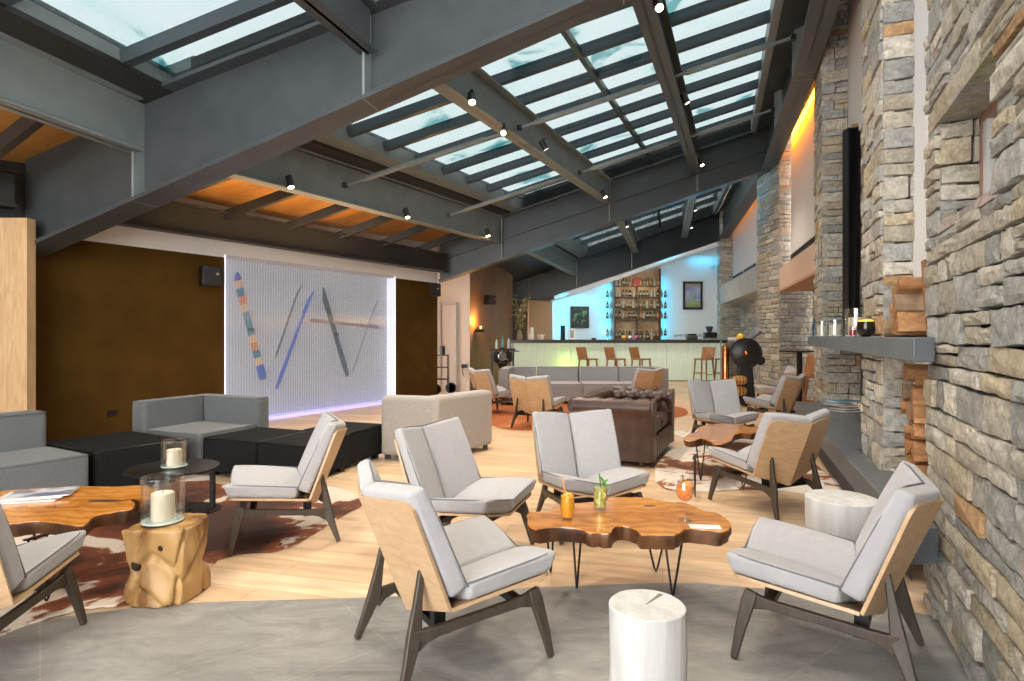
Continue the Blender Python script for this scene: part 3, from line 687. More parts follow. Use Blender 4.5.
    b = MB(); b.box((-.13, 0, .19), (.05, .47, .03)); b.box((.2, 0, .235), (.04, .52, .03)); b.box((-.13, .17, .225), (.05, .04, .07)); b.box((-.13, -.17, .225), (.05, .04, .07))
    obj('under_frame', b, black_metal, t)
    return t
chair0 = make_chair()
H_ = R(1)
chairs = [(-.277, 2.633, 32.0, 'front lounge chair seen from behind with its oak back outward, nearest the bottom edge'),
          (1.370, 2.600, 145.6, 'large grey lounge chair at right front, turned towards the live-edge table, by the stone wall'),
          (-.300, 3.780, -29.1, 'grey lounge chair with its split back to the beige sofa, left of the orange juice'),
          (.529, 4.292, -73.7, 'grey lounge chair facing the viewer in front of the brown leather sofa'),
          (-1.526, 4.093, 199.65, 'grey lounge chair seen side-on beside the black ottomans, on the cowhide edge'),
          (2.041, 4.793, 113.5, 'grey lounge chair with oak back towards the viewer, behind the white stump at the hearth'),
          (2.606, 7.530, -83.1, 'grey lounge chair facing the viewer behind the far live-edge table'),
          (3.95, 9.05, 130, 'grey lounge chair side-on beside the hearth, far right group'),
          (4.85, 11.0, 172, 'farthest lounge chair by the high table, mostly hidden by the one before it'),
          (.37, 8.96, 62, 'lounge chair turned away showing its full oak back, in front of the far grey sofa'),
          (-.35, 10.6, 35, 'lounge chair seen from the side behind the beige sofa, left of the one turned away'),
          (2.3, 10.9, 122, 'lounge chair of which only the oak back top shows above the leather sofa'),
          (-2.27, 2.46, 97, 'lounge chair cut off by the lower left picture edge')]
for i, (x, y, a, lb) in enumerate(chairs):
    place(chair0, i == 0, (x, y, 0.006), R(a), lb, 'grey lounge chairs with oak shells')

# ---- live-edge slab tables
def slab_mat():
    m, nt, b = node_mat('live_edge_slab'); N = nt.nodes; L = nt.links
    tc = N.new('ShaderNodeTexCoord'); mp = N.new('ShaderNodeMapping'); mp.inputs['Scale'].default_value = (1, 1.7, .6); L.new(tc.outputs['Object'], mp.inputs[0])
    n = N.new('ShaderNodeTexNoise'); n.inputs['Scale'].default_value = 2.2; n.inputs['Detail'].default_value = 3; L.new(mp.outputs[0], n.inputs[0])
    wv = N.new('ShaderNodeTexWave'); wv.wave_type = 'RINGS'; wv.inputs['Scale'].default_value = 2.6; wv.inputs['Distortion'].default_value = 9; wv.inputs['Detail'].default_value = 4; wv.inputs['Detail Scale'].default_value = 2
    L.new(mp.outputs[0], wv.inputs[0])
    mx0 = N.new('ShaderNodeMix'); mx0.inputs[0].default_value = .72; L.new(wv.outputs[1], mx0.inputs[2]); L.new(n.outputs[0], mx0.inputs[3])
    r = N.new('ShaderNodeValToRGB'); e = r.color_ramp.elements; e[0].position = .1; e[0].color = (.17, .055, .012, 1); e[1].position = .8; e[1].color = (.66, .31, .075, 1)
    x = e.new(.45); x.color = (.50, .19, .035, 1)
    L.new(mx0.outputs[0], r.inputs[0]); L.new(r.outputs[0], b.inputs['Base Color']); b.inputs['Roughness'].default_value = .22
    b.inputs['Coat Weight'].default_value = .4; b.inputs['Coat Roughness'].default_value = .12
    return m
SLAB = slab_mat()
bark = mat('slab_edge', (.05, .017, .006), .45, col2=(.15, .06, .02), scale=9, bump=.5, bscale=22, stretch=(1, 1, .35))
def smooth_poly(pts, k=4, jit=.006, seed=0):
    rg = random.Random(seed); n = len(pts); out = []
    for i in range(n):
        p0, p1, p2, p3 = (Vector(pts[(i + j - 1) % n]) for j in range(4))
        for q in range(k):
            t = q / k; a = ((-t + 2 * t * t - t ** 3) * p0 + (2 - 5 * t * t + 3 * t ** 3) * p1 + (t + 4 * t * t - 3 * t ** 3) * p2 + (-t * t + t ** 3) * p3) * .5
            out.append((a.x + rg.uniform(-jit, jit), a.y + rg.uniform(-jit, jit)))
    return out
def slab_table(label, pts, z0, z1, legs, seed, hole=None):
    cx = sum(p[0] for p in pts) / len(pts); cy = sum(p[1] for p in pts) / len(pts)
    t = thing('live_edge_table', label, 'coffee table', (cx, cy, 0), 0, 'live-edge coffee tables')
    P_ = smooth_poly([(x - cx, y - cy) for x, y in pts], 4, .004, seed); n = len(P_); rg = random.Random(seed + 5)
    levels = [(z1, 1.0), (z1 - .006, 1.012), (z0 + (z1 - z0) * .55, 1.008), (z0 + (z1 - z0) * .25, .99), (z0, .975)]
    mb = MB(); vs_ = []; jj = [0] * n
    for li, (z, s) in enumerate(levels):
        for i, (x, y) in enumerate(P_):
            q = 1 if li < 2 else 1 + rg.uniform(-.012, .012); vs_.append((x * s * q, y * s * q, z + (0 if li in (0, 1, 4) else rg.uniform(-.004, .004))))
    fs = []
    for k in range(len(levels) - 1):
        for i in range(n): fs.append((k * n + i, (k + 1) * n + i, (k + 1) * n + (i + 1) % n, k * n + (i + 1) % n))
    fs += [tuple(range(n)), tuple(reversed(range((len(levels) - 1) * n, len(levels) * n)))]
    mb.add(vs_, fs); o = obj('slab_top', mb, SLAB, t, smooth=True); o.data.materials.append(bark)
    for p in o.data.polygons:
        if len(p.vertices) == 4 and p.center.z < z1 - .008: p.material_index = 1
    if hole:
        for hx, hy, hr, hs in hole:
            hp = smooth_poly([(hx - cx + hr * math.cos(a) * rg.uniform(.7, 1.2), hy - cy + hr * hs * math.sin(a) * rg.uniform(.7, 1.2)) for a in [j * math.pi / 4 for j in range(8)]], 3, 0, 3)
            obj('dark_knot_hollow', MB().prism(hp, z1 - .001, z1 + .0012), mat('dark_hollow', (.03, .012, .006), .8), t)
    for lx, ly, ang in legs:
        lx -= cx; ly -= cy; d = Vector((math.cos(ang), math.sin(ang), 0)); base = Vector((lx, ly, .006))
        pts3 = [base + d * .085 + Vector((0, 0, z0 - .006)), base + d * .012 + Vector((0, 0, .03)), base + Vector((0, 0, .0)), base - d * .012 + Vector((0, 0, .03)), base - d * .085 + Vector((0, 0, z0 - .006))]
        obj('hairpin_leg', MB().tube(pts3, .006, 8), black_metal, t, smooth=True)
        mp = MB().box(base + Vector((0, 0, z0 - .008)), (.2, .03, .006), ang); obj('mounting_plate', mp, black_metal, t)
    return t
def zpx(u, v, ox, oy, sc, z): p = at(ox + u * sc, oy + v * sc, z); return (p.x, p.y)
top1 = [zpx(u, v, 520, 450, .235, .40) for u, v in [(35, 272), (75, 262), (128, 262), (145, 240), (215, 228), (290, 222), (365, 215), (385, 202), (470, 200), (545, 204), (585, 212), (650, 222), (690, 222), (740, 240), (780, 258), (830, 266), (872, 288), (892, 312), (886, 332), (850, 346), (790, 338), (705, 332), (678, 350), (640, 360), (560, 358), (512, 356), (490, 335), (462, 326), (430, 322), (398, 330), (386, 352), (330, 350), (290, 348), (262, 334), (150, 326), (58, 332)]]
slab_table('glossy live-edge wooden coffee table with the three drinks on it', top1, .325, .40,
           [(.345, 3.22, 1.75), (.83, 3.12, 1.9), (.82, 3.44, .2), (.22, 3.44, 1.2)], 3, [(at(649, 506, .4).x, at(649, 506, .4).y, .035, .35)])
top2 = [zpx(u, v, 0, 420, .383, .42) for u, v in [(-120, 200), (0, 186), (70, 180), (180, 173), (290, 174), (370, 171), (408, 182), (400, 200), (368, 208), (335, 205), (352, 216), (340, 232), (300, 238), (245, 250), (215, 274), (150, 266), (100, 262), (40, 268), (-40, 270), (-130, 262)]]
slab_table('orange live-edge coffee table with magazines at the left edge of the photo', top2, .35, .42,
           [(-2.35, 3.05, 1.2), (-1.95, 3.48, .5), (-2.95, 3.2, 1.6), (-2.9, 3.72, .6)], 8, [(at(105, 501, .42).x, at(105, 501, .42).y, .09, .25)])
top3 = [zpx(u, v, 680, 360, .1469, .40) for u, v in [(30, 535), (65, 500), (110, 490), (150, 450), (300, 432), (420, 440), (470, 455), (530, 450), (545, 470), (500, 500), (430, 495), (370, 510), (350, 545), (290, 570), (230, 570), (190, 545), (150, 530), (110, 545), (60, 550)]]
slab_table('small live-edge coffee table in the far right group on the cowhide', top3, .34, .40,
           [(1.53, 5.05, 1.2), (2.05, 5.35, .3), (1.75, 5.6, .8)], 14)

# ---- brown stump, white stumps
def stump(name, label, cat, c, r, h, m, seed, amp=.12, rings=9, group=None, squash=1, split=False):
    t = thing(name, label, cat, (*c, .005), 0, group); rg = random.Random(seed); mb = MB(); n = 40; vs_ = []
    ph = [rg.uniform(0, 6.3) for _ in range(8)]
    for k in range(rings + 1):
        f = k / rings
        for j in range(n):
            a = 2 * math.pi * j / n
            q = 1 + amp * (.5 * math.sin(2 * a + ph[0]) + .3 * math.sin(3 * a + ph[1] + f * 2) + .2 * math.sin(5 * a + ph[2] - f * 3)) + amp * .5 * math.sin(f * 5 + ph[3] + a)
            e = 0
            vs_.append(((r * q - e) * math.cos(a), (r * q - e) * math.sin(a) * squash, h * f))
    fs = []
    for k in range(rings):
        for j in range(n): fs.append((k * n + j, k * n + (j + 1) % n, (k + 1) * n + (j + 1) % n, (k + 1) * n + j))
    fs += [tuple(reversed(range(n))), tuple(range(rings * n, (rings + 1) * n))]
    mb.add(vs_, fs); o = obj('stump_body', mb, m, t, bevel=.004, seg=2)
    if split: obj('drying_crack', MB().hexa([(-.01, .0, h - .02), (r * .8, -.012, h - .02), (r * .8, .004, h - .02), (-.01, .002, h - .02), (-.01, .0, h + .0012), (r * .8, -.012, h + .0012), (r * .8, .004, h + .0012), (-.01, .002, h + .0012)]), mat('crack', (.2, .18, .15), .9), t)
    return t
stump('tree_stump_table', 'white painted tree stump table at the bottom edge in front of the live-edge table', 'stump table', (.467, 2.085), .128, .42, paint_white, 5, .035, group='white painted tree stumps', split=True).rotation_euler = (0, 0, .9)
stump('tree_stump_table', 'white painted tree stump table beside the hearth bench', 'stump table', (1.838, 3.37), .184, .445, paint_white, 9, .03, group='white painted tree stumps')
# carved teak root block
def root_block():
    t = thing('root_wood_block', 'chunky yellow-brown root wood block carrying a glass candle holder', 'stump table', (-1.79, 3.15, .005)); t.scale = (.86, .9, 1)
    m = mat('root_wood', (.16, .07, .018), .42, col2=(.44, .26, .095), scale=7, bump=.6, bscale=9, stretch=(1, 1, .4), lo=.38, hi=.55)
    bm = bmesh.new(); bmesh.ops.create_cube(bm, size=1); bmesh.ops.subdivide_edges(bm, edges=bm.edges, cuts=25, use_grid_fill=True)
    for v in bm.verts:
        p = v.co.copy(); q = Vector((p.x * .37, p.y * .33, (p.z + .5) * .375))
        rr = Vector((q.x, q.y, 0)); l = max(abs(p.x), abs(p.y)) * 2
        rad = rr.length; f = (.5 - .5 * math.cos(min(1, 1)))
        # round the plan
        if rad > 1e-5:
            a = math.atan2(q.y, q.x); tgt = .19 * l * (1 + .05 * math.sin(3 * a + q.z * 9)); rr = rr.normalized() * (rad * .55 + tgt * .45)
        nz = noise.noise(Vector((q.x * 8, q.y * 8, q.z * 5 + 3))) ; groove = -math.exp(-abs(noise.noise(Vector((q.x * 7 + 5, q.y * 7, q.z * 5 + 1.7)))) * 14)
        side = min(1, l ** 3)
        k = 1.04 + side * (.16 * nz + .22 * groove)
        pinch = 1 - .13 * math.exp(-((q.z - .16) / .05) ** 2) * (1 if math.sin(math.atan2(q.y, q.x) * 2 + 1) > -.2 else 0)
        v.co = Vector((rr.x * k * pinch, rr.y * k * pinch, q.z + (.006 * nz if q.z > .3 else 0)))
    me = bpy.data.meshes.new('block'); bm.to_mesh(me); bm.free(); me.materials.append(m); me.shade_smooth()
    o = bpy.data.objects.new('block', me); C.objects.link(o); o.parent = t
    s = o.modifiers.new('s', 'SUBSURF'); s.levels = s.render_levels = 1
    dk = mat('dark_hollow', (.03, .012, .006), .8)
    for (x, y, z, r_) in ((-.10, -.135, .20, .034), (.05, -.150, .29, .022), (.13, -.08, .32, .03)):
        obj('hollow', MB().ball((x, y, z), r_, 8), dk, t, smooth=True)
root_block()

# ---- hurricane candle holders
def hurricane(label, loc, r, h, ch, cr, wick=True):
    t = thing('glass_candle_holder', label, 'candle holder', loc, 0, 'glass candle holders')
    g = MB(); n = 28; th = .004
    g.lathe([(r * .85, 0), (r, .012), (r, h), (r - th, h), (r - th, .018), (.001, .014)], n); g.f.pop() if False else None
    obj('glass_cylinder', g, clear, t, smooth=True)
    obj('rim', MB().lathe([(r - th * 1.2, h - .001), (r + .0005, h - .001), (r + .0005, h + .003), (r - th * 1.2, h + .003)], n, ring=True), glass('glass_rim', (.75, .82, .8), .9), t, smooth=True)
    obj('base_disc', MB().lathe([(r * .84, 0), (r * .97, .008), (r * .97, .014), (.001, .0145)], n), mat('thick_glass_base', (.66, .78, .76), .1), t, smooth=True)
    obj('candle', MB().lathe([(cr, .015), (cr, ch), (cr - .006, ch + .004), (cr - .012, ch - .004), (.001, ch - .006)], 24), wax, t, smooth=True)
    obj('wick', MB().tube([(0, 0, ch - .01), (.002, 0, ch + .03 if wick else ch + .012)], .0015, 5), black_metal, t)
hurricane('large glass candle holder with a cream candle on the root wood block', (-1.815, 3.14, .383), .103, .235, .15, .055)
hurricane('glass candle holder with a ribbed candle on the round black table', (-2.56, 4.58, .357), .095, .20, .13, .052, False)

# ---- round black side table
t = thing('round_side_table', 'low round black side table beside the black ottoman', 'side table', (-2.57, 4.58, 0.006))
obj('tabletop', MB().lathe([(.31, .335), (.318, .338), (.318, .348), (.313, .35)], 48), black_metal, t, smooth=True)
obj('post', MB().box((.24, .12, .17), (.035, .035, .33)), black_metal, t, bevel=.004)
obj('base_plate', MB().prism([(.3 * math.cos(a) + .02, .22 * math.sin(a) + .06) for a in [j * math.pi / 16 for j in range(32)]], .0, .01), black_metal, t)

# ---- magazines / napkin / drinks
def magazine(loc, rz, w_, d_, cols, label, grp, z=0, nm='magazine'):
    t = thing(nm, label, 'magazine', loc, rz, grp)
    obj('pages', MB().box((0, 0, .003), (w_, d_, .006)), mat('paper_white', (.75, .74, .72), .6), t)
    obj('cover', MB().box((0, 0, .0068), (w_ * 1.005, d_ * 1.005, .0012)), mat('cover_%s' % cols[0], cols[1], .3, col2=cols[2], scale=7, lo=.42, hi=.55), t)
mc = [('a', (.75, .72, .70), (.35, .18, .12)), ('b', (.6, .62, .66), (.15, .17, .25)), ('c', (.62, .45, .35), (.8, .78, .75)), ('d', (.02, .25, .55), (.05, .4, .7)), ('e', (.75, .75, .75), (.3, .3, .32))]
p = at(36, 497, .42)
magazine((p.x - .02, p.y - .02, .4205), .25, .34, .22, mc[0], 'bottom magazine of the pile on the orange live-edge table', 'magazines on the left table')
magazine((p.x, p.y, .429), .32, .32, .21, mc[2], 'middle magazine of the pile on the orange live-edge table', 'magazines on the left table')
magazine((p.x + .03, p.y + .01, .4375), .38, .31, .21, mc[1], 'top magazine of the pile on the orange live-edge table', 'magazines on the left table')
p = at(705, 527, .402)
tag(obj('menu_card', MB().box((p.x, p.y, .4035), (.15, .055, .004), -.12), mat('paper_white', (.75, .74, .72), .6)), 'small white card lying at the right end of the live-edge table', 'card')

def glass_shell(r0, r1, h, n=24, th=.003):
    return MB().lathe([(r0 * .9, 0), (r0, .006), (r1, h), (r1 - th, h), (r0 - th, .012), (.001, .010)], n)
p = at(567.5, 519, .402)
t = thing('juice_glass', 'tall glass of orange juice with a straw on the live-edge table', 'drink', (p.x, p.y, .4015))
obj('glass', MB().lathe([(.026, 0), (.03, .01), (.039, .06), (.036, .10), (.033, .135), (.031, .135), (.034, .10), (.036, .06), (.027, .014), (.001, .012)], 24), clear, t, smooth=True)
obj('orange_juice', MB().lathe([(.026, .014), (.0355, .06), (.0335, .10), (.0325, .122), (.001, .123)], 24), mat('orange_juice', (.95, .42, .005), .25), t, smooth=True)
obj('straw', MB().tube([(.0, 0, .1), (-.024, .005, .19), (-.026, .005, .22)], .0035, 8), mat('orange_straw', (.9, .35, .05), .4), t, smooth=True)
for k, a in enumerate((.3, 1.9, 3.6)): obj('ice_cube', MB().box((.014 * math.cos(a), .014 * math.sin(a), .124), (.018, .018, .016), a), mat('ice_yellow', (.95, .6, .1), .15), t, bevel=.003)
p = at(600, 509, .402)
t = thing('mojito_glass', 'straight glass of green mint drink with lime on the live-edge table', 'drink', (p.x, p.y, .4015))
obj('glass', MB().lathe([(.034, 0), (.036, .008), (.038, .135), (.035, .135), (.033, .015), (.001, .013)], 24), clear, t, smooth=True)
obj('green_drink', MB().lathe([(.033, .016), (.0345, .118), (.001, .119)], 24), mat('mint_drink', (.32, .36, .06), .2, col2=(.62, .62, .25), scale=45, lo=.4, hi=.6), t, smooth=True)
for k, (x, y, z, a) in enumerate(((-.012, -.028, .05, .2), (.012, -.028, .085, -.3), (.0, -.028, .03, .1))):
    obj('lime_slice', MB().lathe([(.0155, 0), (.0155, .004), (.001, .005)], 16, (x, y - .004, z), 'Y'), mat('lime_slice', (.55, .62, .12), .3), t)
leafm = mat('mint_leaf', (.08, .26, .03), .5, col2=(.16, .4, .05), scale=30)
for k in range(6):
    a = k * 1.1; c_ = Vector((.022 + .012 * math.cos(a), .004 * math.sin(a), .125 + .013 * k % .04)); d = Vector((math.cos(a), math.sin(a) * .6, .7)).normalized() * .022; sd = Vector((-d.y, d.x, .1)).normalized() * .011
    obj('mint_leaf', MB().add([c_ - d, c_ + sd + Vector((0, 0, .003)), c_ + d, c_ - sd + Vector((0, 0, .003)), c_ + Vector((0, 0, -.003))], [(0, 1, 4), (1, 2, 4), (2, 3, 4), (3, 0, 4), (0, 3, 2, 1)]), leafm, t)
obj('straw', MB().tube([(.005, 0, .09), (-.003, .0, .195)], .003, 8), mat('black_straw', (.08, .1, .05), .4), t, smooth=True)
obj('stirrer', MB().tube([(.01, 0, .1), (.0, .0, .185)], .002, 6), leafm, t)
p = at(685, 520, .402)
t = thing('spritz_goblet', 'stemmed balloon glass of orange spritz near the right end of the live-edge table', 'drink', (p.x, p.y, .4015))
obj('glass', MB().lathe([(.036, 0), (.034, .003), (.006, .008), (.0035, .02), (.0035, .085), (.012, .092), (.036, .115), (.047, .145), (.045, .172), (.036, .20), (.034, .20), (.043, .172), (.045, .145), (.034, .117), (.001, .095)], 28), clear, t, smooth=True)
obj('orange_spritz', MB().lathe([(.001, .096), (.033, .118), (.0442, .145), (.042, .172), (.040, .178), (.001, .179)], 28), mat('orange_spritz', (.82, .14, .01), .15, col2=(.95, .35, .08), scale=40), t, smooth=True)
obj('orange_slice', MB().lathe([(.026, 0), (.026, .005), (.001, .006)], 20, (.005, -.02, .178), 'Y'), mat('orange_slice', (.95, .4, .08), .4), t)
obj('straw', MB().tube([(.0, 0, .15), (-.014, .0, .235)], .0025, 8), mat('black_straw', (.08, .1, .05), .4), t, smooth=True)

# ---- cowhides
def hide_mat(name, dark, mid, thr=.5, scale=1.6, seed=0, white=(.82, .77, .70), radial=.0):
    m, nt, b = node_mat(name); N = nt.nodes; L = nt.links
    tc = N.new('ShaderNodeTexCoord'); mp = N.new('ShaderNodeMapping'); mp.inputs['Location'].default_value = (seed, seed * .7, 0); L.new(tc.outputs['Object'], mp.inputs[0])
    n = N.new('ShaderNodeTexNoise'); n.inputs['Scale'].default_value = scale; n.inputs['Detail'].default_value = 6; n.inputs['Roughness'].default_value = .6; n.inputs['Distortion'].default_value = .5; L.new(mp.outputs[0], n.inputs[0])
    ln = N.new('ShaderNodeVectorMath'); ln.operation = 'LENGTH'; L.new(tc.outputs['Object'], ln.inputs[0])
    ad = N.new('ShaderNodeMath'); ad.operation = 'MULTIPLY_ADD'; ad.inputs[1].default_value = radial; L.new(ln.outputs['Value'], ad.inputs[0]); L.new(n.outputs[0], ad.inputs[2])
    r = N.new('ShaderNodeValToRGB'); e = r.color_ramp.elements; e[0].position = thr - .12; e[0].color = (*dark, 1); e[1].position = thr + .012; e[1].color = (*white, 1)
    x = e.new(thr - .01); x.color = (*mid, 1)
    L.new(ad.outputs[0], r.inputs[0]); L.new(r.outputs[0], b.inputs['Base Color']); b.inputs['Roughness'].default_value = .75
    n2 = N.new('ShaderNodeTexNoise'); n2.inputs['Scale'].default_value = 180; bp = N.new('ShaderNodeBump'); bp.inputs['Strength'].default_value = .4; bp.inputs['Distance'].default_value = .004
    L.new(tc.outputs['Object'], n2.inputs[0]); L.new(n2.outputs[0], bp.inputs['Height']); L.new(bp.outputs[0], b.inputs['Normal'])
    return m
def rug(label, pts, m, seed, z=.006):
    c_ = Vector((sum(p[0] for p in pts) / len(pts), sum(p[1] for p in pts) / len(pts)))
    P_ = smooth_poly([(p[0] - c_.x, p[1] - c_.y) for p in pts], 5, .012, seed)
    n = len(P_); vs_ = [(x, y, .000) for x, y in P_] + [(x * .985, y * .985, .0055) for x, y in P_]
    o = obj('cowhide_rug', MB().add(vs_, [tuple(reversed(range(n))), tuple(range(n, 2 * n))] + [(i, (i + 1) % n, n + (i + 1) % n, n + i) for i in range(n)]), m)
    o.location = (c_.x, c_.y, z - .001); return tag(o, label, 'rug')
G = lambda L_: [tuple(at(u, v, 0).xy) for u, v in L_]
rug('brown and white cowhide under the orange live-edge table on the left', G([(-60, 640), (30, 625), (75, 612), (118, 607), (170, 602), (205, 592), (206, 570), (232, 556), (272, 553), (300, 543), (318, 532), (338, 520), (365, 502), (352, 492), (318, 486), (270, 490), (215, 484), (205, 476), (150, 476), (100, 490), (20, 500), (-80, 510), (-160, 560)]),
    hide_mat('cowhide_brown', (.04, .011, .006), (.20, .05, .014), .665, 1.2, 3.1, (.62, .55, .47), .125), 4)
rug('brown and white cowhide under the far right live-edge table', G([(655, 470), (662, 488), (700, 492), (745, 490), (790, 493), (832, 497), (838, 482), (815, 462), (822, 448), (795, 436), (770, 428), (735, 424), (705, 430), (672, 432), (690, 444), (668, 452)]),
    hide_mat('cowhide_patchy', (.08, .025, .01), (.28, .09, .025), .55, 1.7, 8.3, (.66, .60, .53), .05), 5)
rug('orange-brown cowhide under the chairs behind the beige sofa', G([(470, 414), (480, 405), (500, 400), (540, 402), (575, 402), (640, 404), (672, 406), (688, 411), (675, 418), (600, 424), (545, 430), (500, 428)]),
    hide_mat('cowhide_orange', (.35, .085, .012), (.5, .14, .02), .66, .8, 1.3), 6)

# ---- modular sofas
def cushion_box(name, c, d, m, parent, rz=0, r=.03, pipe=None, pr=.005):
    o = obj(name, MB().box(c, d, rz), m, parent, bevel=r, seg=4)
    if pipe:
        x, y, z = (k / 2 for k in d); rr = r * .7; mb = MB(); M_ = Matrix.Translation(Vector(c)) @ Matrix.Rotation(rz, 4, 'Z')
        loop = [(-x + rr, -y, z - rr * .3), (x - rr, -y, z - rr * .3), (x, -y + rr, z - rr * .3), (x, y - rr, z - rr * .3), (x - rr, y, z - rr * .3), (-x + rr, y, z - rr * .3), (-x, y - rr, z - rr * .3), (-x, -y + rr, z - rr * .3), (-x + rr, -y, z - rr * .3)]
        ins = .0; loop = [M_ @ Vector((px * (1 - .006), py * (1 - .006), pz - .002)) for px, py, pz in loop]
        mb.tube(loop, pr, 6); obj('piping', mb, pipe, o, smooth=True)
    return o
def feet(t, w_, d_, h=.04, rz=0):
    for sx in (-1, 1):
        for sy in (-1, 1): obj('foot', MB().box((sx * (w_ / 2 - .08), sy * (d_ / 2 - .08), h / 2), (.06, .06, h)), black_metal, t)
def module(label, c, w_, d_, rz, m, pm, backs=(), seat=.40, top=.69, group=None, bt=.2, cat='sofa', name='sofa_module'):
    """local frame: +x width, +y depth (towards the back). backs: 'back','left','right'"""
    t = thing(name, label, cat, (*c, .006), rz, group)
    x0, x1, y0, y1 = -w_ / 2, w_ / 2, -d_ / 2, d_ / 2
    if 'back' in backs: y1 -= bt
    if 'left' in backs: x0 += bt
    if 'right' in backs: x1 -= bt
    cushion_box('seat', ((x0 + x1) / 2, (y0 + y1) / 2, (.04 + seat) / 2), (x1 - x0, y1 - y0, seat - .04), m, t, r=.035, pipe=pm)
    if 'back' in backs: cushion_box('backrest', (0, d_ / 2 - bt / 2, (.04 + top) / 2), (w_, bt, top - .04), m, t, r=.05, pipe=pm)
    yb = d_ / 2 - (bt if 'back' in backs else 0)
    for nm, sx in (('left', -1), ('right', 1)):
        if nm in backs: cushion_box('backrest', (sx * (w_ / 2 - bt / 2), (yb - d_ / 2) / 2, (.04 + top) / 2), (bt, yb + d_ / 2, top - .04), m, t, r=.04, pipe=pm)
    feet(t, w_, d_)
    return t
AL = math.atan2(-.28, .69)          # direction of the ottoman row
def loc2(a, dx, dy, ang): return (a[0] + dx * math.cos(ang) - dy * math.sin(ang), a[1] + dx * math.sin(ang) + dy * math.cos(ang))
# front-left corner + width/depth -> centre
def fl(a, w_, d_, ang): return loc2(a, w_ / 2, d_ / 2, ang)
G1 = 'modular sofa units along the brown wall'
# armless seat at far left: backrest against the wall (its depth runs to the wall)
angW = math.atan2(.86, .51)          # along the left wall
module('grey sofa unit with rounded backrest cut off at the left edge', loc2((-3.35, 4.85), -.46, -.46, angW - math.pi / 2 + math.pi / 2 - R(59) + R(0)) if False else (-4.02, 4.68), .92, .95, angW, sofa_grey, piping_m, ('back',), group=G1, top=.70, bt=.24)
module('single black ottoman between the two grey sofa units', (-3.60, 5.47), .74, .92, angW, black_fab, black_metal, group='black ottomans', seat=.40, cat='ottoman', name='ottoman')
module('grey corner sofa unit standing against the brown wall', (-3.28, 6.42), .96, .92, AL, sofa_grey, piping_m, ('left', 'back'), group=G1, top=.68)
o2 = (-2.99, 5.82)
module('black ottoman in front of the grey corner sofa', fl(o2, .66, .72, AL), .66, .72, AL, black_fab, black_metal, group='black ottomans', seat=.37, cat='ottoman', name='ottoman')
o3 = (-2.36, 5.575)
module('black ottoman behind the side-on lounge chair', fl(o3, .52, .72, AL), .52, .72, AL, black_fab, black_metal, group='black ottomans', seat=.37, cat='ottoman', name='ottoman')
o4 = loc2(o3, -.12, .74, AL)
module('rearmost black ottoman next to the beige sofa', fl(o4, .58, .66, AL), .58, .66, AL, black_fab, black_metal, group='black ottomans', seat=.37, cat='ottoman', name='ottoman')
# beige sofa from behind: two backs meeting at a corner
t = thing('beige_corner_sofa', 'beige fabric corner sofa seen from behind, between the black ottomans and the leather sofa', 'sofa', (-.8, 6.8, .006))
def sp(L_): return [(x + .8, y - 6.8) for x, y in L_]
obj('backrest', MB().prism(sp([(-1.43, 6.56), (-.815, 6.39), (-.76, 6.58), (-1.375, 6.75)]), .05, .69), sofa_beige, t, bevel=.04, seg=4)
obj('backrest', MB().prism(sp([(-.80, 6.385), (-.22, 7.20), (-.38, 7.31), (-.94, 6.52)]), .05, .70), sofa_beige, t, bevel=.05, seg=4)
obj('seat', MB().prism(sp([(-1.37, 6.76), (-.77, 6.6), (-.39, 7.32), (-1.16, 7.62)]), .05, .40), sofa_beige, t, bevel=.03, seg=3)
for x, y in ((-1.36, 6.62), (-.82, 6.5), (-.32, 7.18), (-1.1, 7.5)): obj('foot', MB().box((x + .8, y - 6.8, .025), (.06, .06, .05)), black_metal, t)
# far grey sofa
G3 = 'units of the long grey sofa in front of the bar'
for i, (x, lb) in enumerate(((.96, 'second unit from the left of the long grey sofa before the bar'), (1.82, 'middle unit of the long grey sofa before the bar'), (2.66, 'right unit of the long grey sofa before the bar'))):
    module(lb, (x, 12.35), .84 if i else .86, 1.0, 0, sofa_far, piping_m, ('back',) + (('right',) if i == 2 else ()), group=G3, top=.70)
module('left corner unit of the long grey sofa before the bar', (.12, 12.25), .68, 1.15, R(-5), sofa_far, piping_m, ('back', 'left'), group=G3, top=.70)

